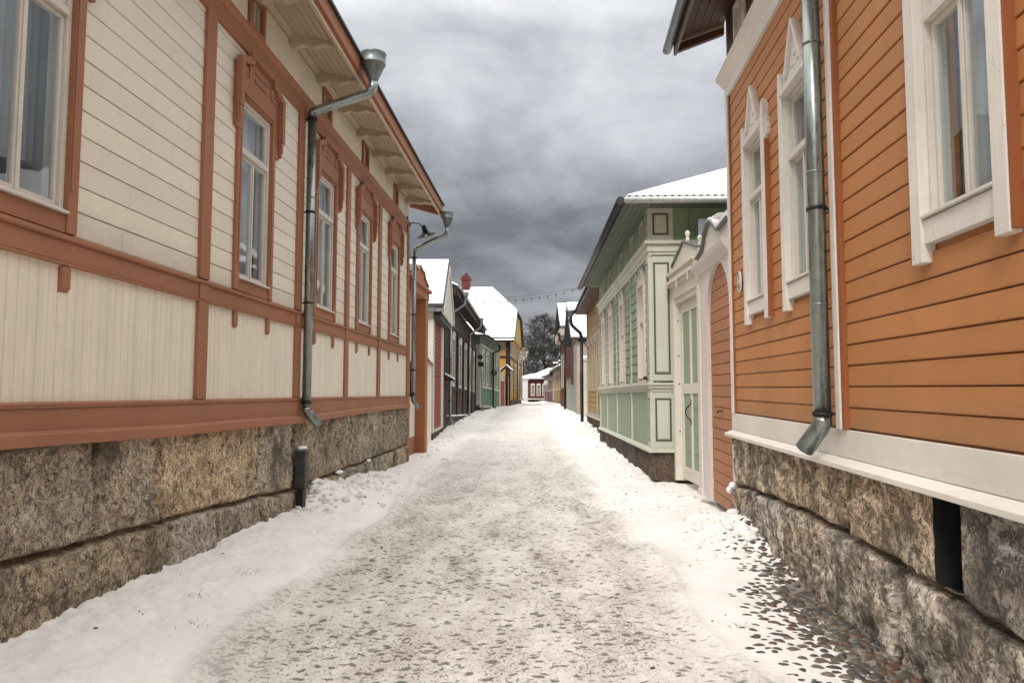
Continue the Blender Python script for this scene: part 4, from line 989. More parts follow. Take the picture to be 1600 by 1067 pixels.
def gable_roof(parent, x0, x1, ze, zr, y0, y1, t=.10, snow=.09, xr=None, matroof=None, names=('roof', 'roof_snow')):
    """ridge at right angles to the street (runs along local y)"""
    xm = (x0 + x1) / 2 if xr is None else xr
    MB().prism([(x0, ze), (xm, zr), (x1, ze), (x1, ze - t), (xm, zr - t * 1.3), (x0, ze - t)], 'y', y0, y1).build(names[0], matroof or M['roofdark'], parent)
    MB().prism([(x0 + .03, ze + .012), (xm, zr + .012), (x1 - .03, ze + .012), (x1 - .05, ze + snow), (xm, zr + snow * 1.1), (x0 + .05, ze + snow)], 'y', y0 + .04, y1).build(names[1], M['snow'], parent, .02)
gable_roof(rh, -.30, ln + .45, 4.62, 6.55, -.42, 8)
xm = (ln + .15) / 2
MB().prism([(-.18, 4.30), (ln + .33, 4.30), (ln + .33, 4.50), (xm, 6.38), (-.18, 4.50)], 'y', -.40, -.34).build('gable_board', M['white_v'], rh)
MB().prism([(-.30, 4.50), (xm, 6.42), (ln + .45, 4.50), (ln + .45, 4.30), (xm, 6.16), (-.30, 4.30)], 'y', -.45, -.405).build('barge_board', M['white_h'], rh)
MB().prism([(-.2, 4.28), (ln + .3, 4.28), (ln + .3, 4.14), (-.2, 4.14)], 'y', -.30, -.05).build('eave_box', M['iron'], rh)
MB().box(-.34, -.27, -.42, 6, 4.36, 4.49).build('gutter', M['zincdark'], rh)

# -- dark brown house
M['brown_d_v'] = paint('dark_brown_boards', (.028, .010, .007), axis='z', board=('x', .14), worn=.08, under=(.09, .05, .035))
M['brown_d_h'] = paint('dark_brown_trim', (.022, .009, .006), axis='x', worn=.1, under=(.2, .12, .08))
M['greywhite'] = paint('grey_white_trim', (.50, .47, .43), axis='z', worn=.25)
fr, ln = sframe((-2.90, 29.3), (-2.35, 44.6), 'L', .2, -1.3)
bh = thing('timber_house', 'dark brown boarded house with wide dark eaves and two grey downpipes on the left side', 'house', fr)
MB().box(0, ln, .012, 7, .2, 5.7).build('wall', M['brown_d_v'], bh)
mb = MB(); vsiding(mb, 0, ln, .45, 5.6, .14, seed=8); mb.build('vertical_siding', M['brown_d_v'], bh)
MB().box(0, ln, -.06, .008, .40, .52).box(0, ln, -.05, .008, 1.75, 1.88).box(0, ln, -.05, .008, 4.6, 4.75).build('belt_boards', M['brown_d_h'], bh, .004)
for x in (.06, 2.1, 5.0, 7.8, 10.4, 12.8, ln - .06): MB().box(x - .07, x + .07, -.075, .0, .53, 4.595).build('vertical_trim', M['brown_d_v'], bh)
for c in (3.5, 6.4, 9.1, 11.6, 13.9): far_window(bh, c, .85, 2.05, 4.1, M['greywhite'], tw=.15)
MB().prism([(-.10, .525), (-.09, .56), (-.008, .585), (-.008, .525)], 'x', 1.3, ln - .1).build('ledge_snow', M['snow'], bh)
mb = MB()
for k in range(5): mb.prism([(-.125 * k, 5.80 - .03 * k), (-.125 * k - .12, 5.775 - .03 * k), (-.125 * k - .12, 5.80 - .03 * k), (-.125 * k, 5.825 - .03 * k)], 'x', -.3, ln + .25)
mb.build('soffit', M['brown_d_h'], bh)
MB().prism([(-.62, 5.58), (-.65, 5.88), (-.60, 5.88), (-.58, 5.60)], 'x', -.32, ln + .28).build('fascia', M['brown_d_h'], bh)
MB().box(-.32, -.26, -.62, 3.6, 5.60, 5.9).build('end_board', M['brown_d_h'], bh)
MB().prism([(-.70, 5.88), (-.70, 5.93), (3.6, 7.9), (7.6, 5.93), (7.6, 5.88), (3.6, 7.8)], 'x', -.35, ln + .3).build('roof', M['roofdark'], bh)
MB().prism([(-.66, 5.945), (-.64, 6.03), (3.6, 8.02), (7.5, 6.03), (7.5, 5.95), (3.6, 7.93)], 'x', -.33, ln + .28).build('roof_snow', M['snow'], bh)
MB().tube([(-.35, -.73, 5.88), (ln + .3, -.73, 5.88)], .06, 8).build('gutter', M['zinc'], bh)
downpipe(bh, 1.35, .16, .42, 5.0, (1.6, -.74, 5.62, 5.98, .18), r=.06, mat=M['zinc'], brackets=(1.2, 3, 4.4), seam=False)
downpipe(bh, 10.0, .16, .42, 5.0, (10.3, -.74, 5.62, 5.98, .18), r=.06, mat=M['zinc'], brackets=(1.2, 3, 4.4), seam=False)
plinth(bh, 0, ln, [(0, .1), (15, .1)], .41, [1.2, 3, 4.8, 6.6, 8.4, 10.2, 12.1, 13.8], [2, 6, 10], M['graniteD'], .06, seed=81, zlow=-.3, end=.5)
MB().box(.25, 1.05, -.35, -.01, 2.05, 2.12).prism([(-.42, 2.10), (0, 2.32), (0, 2.25), (-.42, 2.04)], 'x', .2, 1.1).build('door_canopy', M['brown_d_h'], bh)
MB().prism([(-.42, 2.11), (-.40, 2.17), (0, 2.40), (0, 2.33)], 'x', .2, 1.1).build('canopy_snow', M['snow'], bh)

# -- small green house further down on the left
fr, ln = sframe((-2.08, 45.4), (-1.02, 54.2), 'L', .5, -1.6)
M['green2_h'] = paint('mid_green_boards', (.15, .23, .15), board=('z', .2)); M['green2_v'] = paint('mid_green_panels', (.10, .21, .14), axis='z', board=('x', .2))
gh2 = thing('timber_house', 'small green house with a black downpipe, between the dark brown and the yellow house', 'house', fr)
MB().box(0, ln, .012, 6, .35, 4.9).build('wall', M['green2_h'], gh2)
mb = MB(); hsiding(mb, 0, ln, 1.75, 4.6, .2, seed=8, stag=False); mb.build('horizontal_siding', M['green2_h'], gh2)
mb = MB(); vsiding(mb, 0, ln, .45, 1.60, .2, seed=8); mb.build('lower_panelling', M['green2_v'], gh2)
MB().box(-.05, ln, -.07, .008, 1.6, 1.75).box(-.05, ln, -.07, .008, .33, .46).box(-.05, ln, -.06, .008, 4.3, 4.45).box(-.04, .16, -.06, .008, .46, 1.6).box(-.04, .16, -.06, .008, 1.75, 4.3).box(ln - .2, ln + .02, -.06, .008, .46, 4.3).box(-.06, .0, .009, 6, 1.6, 1.75).box(-.05, .0, .009, .3, .46, 4.4).build('pale_trim', M['gpale_v'], gh2)
for c in (1.1, 2.9, 5.6, 7.4): far_window(gh2, c, .7, 1.95, 3.9, M['gpale_v'], tw=.13)
hip(gh2, -.45, ln + .4, -.5, 6.5, 4.95, .45, 0, 'roof', M['zincdark'], .1)
hip(gh2, -.42, ln + .36, -.46, 6.4, 4.95, .45, 0, 'roof_snow', M['snow'], .02, .035)
MB().tube([(-.45, -.56, 4.9), (ln + .4, -.56, 4.9)], .06, 8).tube([(-.51, -.5, 4.9), (-.51, 6, 4.9)], .06, 8).build('gutter', M['iron'], gh2)
downpipe(gh2, 5.0, .14, .5, 4.2, (5.3, -.55, 4.6, 4.85, .1), r=.06, mat=M['iron'], seam=False)
MB().tube([(3.6, -.02, 2.75), (3.6, -.42, 2.75)], .02, 6).build('sign_arm', M['iron'], gh2)
MB().lathe([(.001, 0), (.22, 0), (.22, .03), (.001, .03)], (3.6, -.38, 2.75), 20, axis=(1, 0, 0)).build('round_sign', plain('dark_green_sign', (.03, .05, .025), .5), gh2)
plinth(gh2, 0, ln, [(0, .1), (15, .1)], .34, [1.2, 3, 4.8, 6.6], [2, 6], M['graniteD'], .06, seed=82, zlow=-.4, end=.5)

# -- wall with red gate
fr, ln = sframe((-1.0, 54.3), (-.30, 59.2), 'L', .62)
rg = thing('wall_gateway', 'pale wall with a small red door and a roofed post before the yellow house', 'gateway', fr)
M['cwall'] = paint('cream_rendered_wall', (.50, .42, .30), axis='z', worn=.08)
mb = MB().box(0, .5, -.05, .2, -.4, 2.9).box(.5, 2.6, -.02, .15, 2.05, 2.75).box(2.6, 4.9, -.02, .15, -.4, 2.5); mb.build('wall', M['cwall'], rg)
MB().box(.5, 2.6, .0, .06, -.1, 2.04).build('door', plain('red_door_paint', (.26, .016, .014), .5), rg, .01)
MB().box(3.1, 3.35, -.22, -.03, -.4, 3.1).build('post', M['brown_d_v'], rg)
MB().prism([(-.62, 2.95), (-.12, 3.40), (.38, 2.95), (.38, 2.85), (-.12, 3.28), (-.62, 2.85)], 'x', 2.85, 3.6).build('canopy', M['brown_d_h'], rg)
MB().prism([(-.62, 2.97), (-.12, 3.42), (.38, 2.97), (.38, 3.01), (-.12, 3.46), (-.62, 3.01)], 'x', 2.88, 3.57).box(.0, .52, -.06, .22, 2.92, 3.02).build('canopy_snow', M['snow'], rg)

# -- yellow house with big snowy roof
fr, ln = sframe((-.22, 59.6), (.95, 76), 'L', .65)
M['yel_h'] = paint('ochre_yellow_boards', (.52, .27, .045), board=('z', .2)); M['yel2'] = paint('ochre_yellow_upper', (.42, .25, .075), axis='z', board=('x', .2))
yh = thing('tall_house', 'yellow two-storey timber house with a large snow-covered half-hipped roof and red chimney', 'house', fr)
MB().box(0.03, ln, .012, 13, .4, 6.3).build('wall', M['yel2'], yh)
mb = MB(); rng = random.Random(9); z = .5
while z < 4.0: mb.box(-.02, .028, .06, 13, z + .004, z + .196); z += .2
mb.build('side_boards', M['yel_h'], yh)
mb = MB(); hsiding(mb, 0, ln, .7, 4.1, .2, seed=8, stag=False); mb.build('horizontal_siding', M['yel2'], yh)
mb = MB().box(-.07, ln, -.07, .008, 4.05, 4.25).box(-.07, .0, .009, 13, 4.05, 4.25).box(-.08, ln, -.08, .008, 5.75, 6.0).box(-.08, .0, .009, 13, 5.75, 6.0).box(-.06, .2, -.07, .3, .5, 4.05).box(-.06, .2, -.07, .3, 4.25, 5.75)
for x in (4.8, 9.6, 14.2): mb.box(x - .12, x + .12, -.07, .008, .5, 4.05)
mb.build('dark_trim', M['brown_d_v'], yh)
for c in (1.6, 3.5, 6.2, 8.2, 11, 13): far_window(yh, c, .9, 1.6, 3.6, M['cwall'])
for c in (1.6, 3.5, 6.2, 8.2, 11, 13): far_window(yh, c, .8, 4.5, 5.5, M['cwall'])
# half-hipped roof, ridge at right angles to the street
x0, xm, x1, ze, zr, yo = -.6, 6.3, 13.2, 5.75, 11.0, -.55
t5 = .5; xa1, za1 = x0 + (xm - x0) * t5, ze + (zr - ze) * t5; xb1 = x1 - (x1 - xm) * t5; yr = 2.1
def jerkin(dz, ins, name, mat):
    vs = [(x0 + ins, yo + ins, ze + dz), (x1 - ins, yo + ins, ze + dz), (xa1, yo + ins, za1 + dz), (xb1, yo + ins, za1 + dz), (xm, yr, zr + dz), (x0 + ins, 13, ze + dz), (x1 - ins, 13, ze + dz), (xm, 13, zr + dz)]
    lo = [(a, b, c - .14) for a, b, c in vs]; n = 8
    f = [(0, 2, 4, 7, 5), (1, 6, 7, 4, 3), (2, 3, 4)]
    return MB().add(vs + lo, f + [tuple(i + n for i in q[::-1]) for q in f] + [(0, 8, 10, 2), (2, 10, 11, 3), (3, 11, 9, 1), (0, 5, 13, 8), (1, 9, 14, 6), (5, 7, 15, 13), (7, 6, 14, 15)]).build(name, mat, parent=yh)
jerkin(0, 0, 'roof', M['roofdark'])
MB().add([(x0 + .05, yo + .06, ze + .02), (xa1, yo + .06, za1 + .02), (xm, yr, zr + .02), (xm, 13, zr + .02), (x0 + .05, 13, ze + .02), (x0 + .07, yo + .08, ze + .17), (xa1, yo + .08, za1 + .17), (xm, yr, zr + .14), (xm, 13, zr + .14), (x0 + .07, 13, ze + .17)],
         [(0, 1, 2, 3, 4), (5, 9, 8, 7, 6), (0, 5, 6, 1), (1, 6, 7, 2), (2, 7, 8, 3), (3, 8, 9, 4), (4, 9, 5, 0)]).build('roof_snow', M['snow'], yh)
MB().box(-.85, -.1, -.45, 13, 5.42, 5.52).build('skirt_roof', M['brown_d_h'], yh)
MB().prism([(-.88, 5.53), (-.86, 5.60), (-.02, 5.83), (-.02, 5.53)], 'y', -.44, 13).build('skirt_snow', M['snow'], yh)
MB().prism([(x0 + .4, ze - .05), (x1 - .4, ze - .05), (xb1, za1 - .12), (xa1, za1 - .12)], 'y', -.30, .0).build('gable_wall', paint('mustard_gable', (.36, .22, .03), axis='z'), yh)
mb = MB().box(5.8, 6.5, 4.2, 4.95, 10.4, 11.75).box(5.7, 6.6, 4.1, 5.05, 11.75, 11.9).box(5.8, 6.5, 4.2, 4.95, 11.9, 12.15).box(5.9, 6.1, 4.4, 4.7, 12.15, 12.4); mb.build('chimney', plain('red_chimney', (.10, .010, .012), .7), yh)
downpipe(yh, 9.5, .16, .6, 4.6, (9.8, -.62, 5.2, 5.6, .2), r=.07, mat=M['cwall'], seam=False)
downpipe(yh, 15.6, .16, .6, 4.6, (15.9, -.62, 5.2, 5.6, .2), r=.07, mat=M['cwall'], seam=False)
plinth(yh, 0, ln, [(0, .1), (20, .1)], .50, [1.2, 3, 4.8, 6.6, 8, 10, 12, 14], [2, 6, 9, 13], M['graniteD'], .08, seed=83, zlow=-.4, end=.6)

# -- houses closing the street
M['dred'] = paint('dark_red_boards', (.10, .018, .018), axis='z', board=('x', .25)); M['wtrim'] = paint('greyish_white_trim', (.55, .52, .47), axis='z', worn=.1)
ch = thing('cottage', 'low dark red cottage with white corner boards closing the far end of the street', 'house', Matrix.Translation((1.9, 97, .66)))
MB().box(0, 7, 0, 7, .3, 3.1).build('wall', M['dred'], ch)
MB().box(-.05, 7, -.06, 0, .25, .45).box(3.4, 3.65, -.08, 0, .45, 3.0).box(-.05, .18, -.08, 0, .45, 3.0).box(3.65, 5.2, -.07, 0, 2.62, 2.75).build('white_trim', M['wtrim'], ch)
for c in (.95, 1.75, 2.55): far_window(ch, c, .30, .9, 2.2, M['wtrim'], tw=.12)
far_window(ch, 4.5, .5, .9, 2.1, M['wtrim'], tw=.12)
hip(ch, -.5, 9, -.5, 7.2, 3.1, .42, 0, 'roof', M['roofdark'], .12); hip(ch, -.45, 8.9, -.45, 7.1, 3.1, .42, 0, 'roof_snow', M['snow'], .02, .06)
MB().box(4.0, 4.6, 3, 3.6, 4.2, 5.4).build('chimney', M['brown_d_v'], ch); MB().box(3.95, 4.65, 2.95, 3.65, 5.4, 5.55).build('chimney_snow', M['snow'], ch)
MB().box(-.4, 7, .1, 6.9, -.4, .3).build('foundation', M['graniteD'], ch)
pw = thing('gate_wall', 'pale grey gate pillar with snow cap beside the far red cottage', 'pillar', Matrix.Translation((1.25, 93, .66)))
MB().box(-.1, .85, 0, .4, -.3, 2.9).box(-.2, .95, -.1, .5, 2.9, 3.05).box(.05, .7, -.03, 0, .3, 2.7).build('pillar', plain('pale_grey_render', (.5, .52, .52), .8), pw, .02)
MB().prism([(-.4, 3.06), (1.1, 3.06), (1.8, 3.6), (1.6, 3.75), (-.4, 3.3)], 'y', -.2, .7).build('snow_cap', M['snow'], pw)
def row_house(near, far, z, eave, wall, trim, label, wins, name='cottage', dark=None):
    fr, ln = sframe(near, far, 'R', z); o = thing(name, label, 'house', fr)
    MB().box(0, ln, .012, 6, .2, eave).build('wall', wall, o)
    mb = MB(); vsiding(mb, 0, ln, .4, eave - .05, .22, seed=3); mb.build('vertical_siding', wall, o)
    mb = MB().box(0, ln, -.06, .01, 1.35, 1.5).box(-.02, .3, -.09, .01, .3, eave).box(ln - .3, ln + .04, -.09, .3, .3, eave).box(0, ln, -.06, .01, eave - .5, eave - .38); mb.build('pale_trim', trim, o)
    for c in wins: far_window(o, c, .8, 1.6, eave - .8, trim, tw=.12)
    MB().prism([(-.5, eave - .05), (3, eave + 2.0), (6.5, eave - .05), (6.5, eave - .2), (-.5, eave - .2)], 'x', -.3, ln + .4).build('roof', M['roofdark'], o)
    MB().prism([(-.5, eave - .03), (-.48, eave + .12), (3, eave + 2.15), (6.4, eave + .1), (6.4, eave - .03), (3, eave + 2.02)], 'x', -.28, ln + .38).build('roof_snow', M['snow'], o)
    MB().box(.1, ln - .1, .05, 5.9, -.4, .25).build('foundation', M['graniteD'], o)
    return o, ln
row_house((4.72, 64), (4.62, 78), .66, 3.6, paint('straw_yellow_boards', (.36, .25, .09), axis='z'), M['cwall'], 'straw-yellow cottage with snowy eaves, far right side of the street', (2, 4.5, 7, 9.5, 12))
row_house((4.6, 78.6), (4.3, 92), .66, 3.3, M['dred'], paint('pinkish_grey_trim', (.30, .22, .20), axis='z'), 'dark red cottage with pinkish corner boards beyond the straw-yellow cottage', (2, 4.5, 7, 9.5, 11.6))

c2 = thing('cottage', 'small snow-roofed cottage just visible above the far row, behind the dark red cottage', 'house', Matrix.Translation((6.2, 112, .66)))
MB().box(0, 8, 0, 6, 0, 3.9).build('wall', M['brown_d_v'], c2)
hip(c2, -.5, 8.5, -.5, 6.5, 3.9, .5, 0, 'roof', M['roofdark'], .12); hip(c2, -.45, 8.4, -.45, 6.4, 3.9, .5, 0, 'roof_snow', M['snow'], .02, .07)
MB().box(1.5, 2.1, 2.2, 2.8, 5, 6.4).build('chimney', M['brown_d_v'], c2); MB().blob((1.8, 2.5, 6.45), (.4, .4, .16), 4).build('chimney_snow', M['snow'], c2)
# -- right side, middle distance
fr, ln = sframe((3.20, 24.2), (3.46, 32.0), 'R', .15, 0)
M['och_h'] = paint('ochre_boards', (.36, .24, .095), board=('z', .22), var=.14, worn=.12, under=(.25, .17, .09)); M['och_v'] = paint('ochre_vertical_boards', (.36, .20, .065), axis='z', board=('x', .2), worn=.1)
M['greige'] = paint('greige_trim', (.42, .36, .29), axis='z', worn=.2)
oh = thing('timber_house', 'ochre timber house with a black curved downpipe beyond the pale green house', 'house', fr)
MB().box(0, ln, .012, 7, .55, 5.3).build('wall', M['och_v'], oh)
mb = MB(); hsiding(mb, 0, ln, .75, 4.35, .22, seed=14); mb.build('horizontal_siding', M['och_h'], oh)
mb = MB(); vsiding(mb, 0, ln, 4.35, 5.3, .2, seed=15); mb.build('upper_boards', M['och_v'], oh)
MB().box(0, ln + .02, -.06, .008, .58, .75).prism([(-.12, .55), (-.12, .58), (-.06, .62), (.008, .62), (.008, .55)], 'x', 0, ln + .05).box(ln - .16, ln + .03, -.06, .008, .75, 5.2).box(-.03, .15, -.06, .008, .75, 5.2).box(4.9, 5.05, -.05, .008, .75, 4.3).build('base_and_corner_trim', M['greige'], oh)
for c in (ln - 1.5, ln - 3.4, ln - 5.2, ln - 6.9): far_window(oh, c, .7, 1.75, 3.6, M['greige'], tw=.11, pane=plain('rust_red_blind', (.13, .035, .02), .5))
MB().box(-.3, ln + .2, -.52, 0, 5.16, 5.19).build('soffit', M['darkwood'], oh)
MB().prism([(-.55, 5.12), (-.55, 5.28), (-.52, 5.28), (-.52, 5.12)], 'x', -.35, ln + .2).build('fascia', M['iron'], oh)
MB().prism([(-.62, 5.25), (-.62, 5.31), (3.5, 7.5), (7.5, 5.3), (7.5, 5.25), (3.5, 7.4)], 'x', -.4, ln + .25).build('roof', M['roofdark'], oh)
MB().prism([(-.58, 5.32), (-.56, 5.40), (3.5, 7.62), (7.4, 5.4), (7.4, 5.32), (3.5, 7.53)], 'x', -.36, ln + .22).build('roof_snow', M['snow'], oh)
MB().tube([(ln + .30, -.5, 5.22), (ln + .30, 1.5, 5.22)], .06, 8).build('gutter', M['zinc'], oh)
MB().tube([(.6, -.02, 3.5), (1.4, -.45, 4.0)], .015, 6).build('stay', M['iron'], oh)
o = downpipe(oh, -.12, .28, .10, 3.9, None, r=.075, mat=M['iron'], seam=False)
MB().tube([(-.12, -.28, 3.88), (-.12, -.28, 4.10), (-.12, -.34, 4.3), (-.12, -.56, 4.5), (-.12, -.72, 4.66), (-.12, -.77, 4.85), (-.12, -.77, 5.1)], .08, 10).build('swan_neck', M['iron'], o)
MB().lathe([(.09, 0), (.12, .03), (.24, .2), (.25, .3), (.22, .3)], (-.12, -.78, 5.05), 16).build('hopper', M['zincdark'], o)
plinth(oh, 0, ln, [(0, .25), (20, .25)], .56, [1.2, 3, 4.8, 6.6, 8, 10], [2, 6, 9], M['graniteD'], .04, seed=85, zlow=-.4, end=.6)

gp = thing('gate', 'ochre plank gate with a white snow-capped pillar next to the black downpipe', 'gate', sframe((3.66, 35.6), (3.70, 38.4), 'R', .3)[0])
MB().box(2.1, 2.6, -.02, .3, -.3, 3.05).box(2.02, 2.68, -.1, .38, 3.05, 3.17).build('pillar', M['white_v'], gp, .01)
MB().blob((2.35, .14, 3.2), (.34, .24, .12), 2, 12, 6).build('snow_cap', M['snow'], gp)
mb = MB(); vsiding(mb, .05, 2.09, .0, 2.6, .16, seed=3); mb.box(.05, 2.09, .01, .05, 0, 2.6); mb.build('planks', M['och_v'], gp)

fr, ln = sframe((3.66, 38.6), (3.74, 44.2), 'R', .35)
hb = thing('small_house', 'grey and dark red gabled outbuilding, nearer of the two snowy gables on the right', 'house', fr)
M['greyb'] = paint('pale_grey_boards', (.30, .315, .29), axis='z', board=('x', .25), worn=.12)
MB().box(0, ln, .012, 6, -.3, 4.2).build('wall', M['greyb'], hb)
mb = MB(); vsiding(mb, 0, ln - .9, .1, 4.2, .25, seed=3); mb.build('grey_siding', M['greyb'], hb)
MB().box(ln - .9, ln + .03, -.09, .5, -.1, 4.2).build('corner_pilaster', M['greige'], hb)
MB().box(.0, 1.9, -.05, -.018, 1.9, 4.15).build('red_boards', M['dred'], hb)
MB().prism([(-.1, 4.2), (ln + .1, 4.2), (ln / 2, 6.5)], 'y', -.03, .1).build('gable', M['darkwood'], hb)
gable_roof(hb, -.35, ln + .35, 4.40, 6.65, -.48, 7)

fn = thing('board_fence', 'grey-blue board fence between the two gabled outbuildings', 'fence', sframe((3.78, 44.3), (3.66, 46.9), 'R', .45)[0])
mb = MB(); vsiding(mb, 0, 2.6, -.2, 2.2, .18, seed=3); mb.box(0, 2.6, .01, .04, -.2, 2.2); mb.build('boards', M['greyb'], fn)
MB().box(0, .12, -.04, .008, -.2, 2.35).box(1.2, 1.32, -.04, .008, -.2, 2.35).build('post', M['greige'], fn)
vb = thing('bare_creeper', 'brown leafless creeper hanging over the grey-blue fence', 'plant', Matrix.Translation((3.72, 45.4, 2.5)))
rng = random.Random(4); mb = MB()
for k in range(150):
    p = Vector((rng.uniform(-.15, .2), rng.uniform(-1.3, 1.3), rng.uniform(.1, 1.2))); q = p + Vector((rng.uniform(-.3, .1), rng.uniform(-.3, .3), rng.uniform(-.5, .2))); mb.tube([p, q], [.012, .006], 3, False)
for k in range(8):
    y0 = rng.uniform(-1.1, 1.1); mb.tube([(.1, y0, -2.2), (.08, y0 + .1, -.5), (0, y0 * .8, .6)], [.03, .02, .01], 5)
mb.build('stems', plain('brown_twigs', (.10, .045, .03), .9), vb)

fr, ln = sframe((3.70, 47.2), (3.85, 55.2), 'R', .5)
ha = thing('small_house', 'dark red gabled house, farther of the two snowy gables on the right', 'house', fr)
MB().box(0, ln, .012, 6, -.3, 5.6).build('wall', M['dred'], ha)
mb = MB(); vsiding(mb, 0, ln, .2, 5.6, .25, seed=3); mb.build('vertical_siding', M['dred'], ha)
MB().box(ln - .25, ln + .03, -.06, .3, -.1, 5.5).build('corner_board', M['darkwood'], ha); MB().box(0, .2, -.06, .0, -.1, 5.5).build('corner_board', M['darkwood'], ha)
for c in (1.6, 3.9, 6.2): far_window(ha, c, .7, 1.7, 3.8, M['greywhite'])
MB().prism([(-.1, 5.6), (ln + .1, 5.6), (ln / 2, 7.5)], 'y', -.03, .1).build('gable', M['darkwood'], ha)
gable_roof(ha, -.4, ln + .4, 5.70, 7.72, -.5, 7)
MB().prism([(-.3, 5.1), (ln + .3, 5.1), (ln + .3, 5.65), (-.3, 5.65)], 'y', -.45, -.05).build('eave_box', M['greige'], ha)
downpipe(ha, ln - .3, .15, .2, 4.4, (ln - .3, -.5, 5.0, 5.3, .15), r=.07, mat=M['iron'], seam=False)
MB().box(ln - 6.9, ln - 6.5, 1.0, 1.4, 7.3, 8.0).build('chimney', M['iron'], ha)

# ================================================================== street furniture
sg_ = thing('street_sign', 'dark street sign on a leaning pole beside the small green house', 'sign', Matrix.Translation((-1.95, 44.7, .46)))
MB().tube([(.12, 0, 0), (-.06, 0, 3.9)], .035, 8).build('pole', M['zinc'], sg_)
MB().lathe([(.001, 0), (.17, 0), (.17, .03), (.001, .03)], (-.07, -.05, 3.55), 20, axis=(.35, -1, 0)).build('round_plate', M['iron'], sg_)
MB().box(-.20, .14, -.06, -.035, 2.95, 3.25).build('square_plate', M['iron'], sg_)
fs_ = thing('street_sign', 'small round pale sign on a post in front of the far dark red cottage', 'sign', Matrix.Translation((4.05, 83, .66)))
MB().tube([(0, 0, 0), (0, 0, 2.5)], .04, 6).build('pole', M['zinc'], fs_); MB().lathe([(.001, 0), (.33, 0), (.33, .03), (.001, .03)], (0, -.05, 2.3), 16, axis=(0, -1, 0)).build('round_plate', M['wtrim'], fs_)

# string of lights across the street
sl = thing('string_lights', 'string of small dark bulbs hung on a wire across the street', 'string lights', Matrix.Translation((-2.2, 36, 6.45)))
def wirept(t, sag): return Vector((5.55 * t, -2 * t, .38 * t - sag * 4 * t * (1 - t)))
MB().tube([wirept(i / 30, .07) for i in range(31)], .008, 5).tube([wirept(i / 30, .24) for i in range(31)], .006, 5).build('wire', M['iron'], sl)
for i in range(1, 14):
    p = wirept(i / 14, .24); b = MB().lathe([(.012, .0), (.022, -.03), (.03, -.06), (.022, -.10), (.001, -.115)], p, 8).build('bulb', M['iron'], sl)

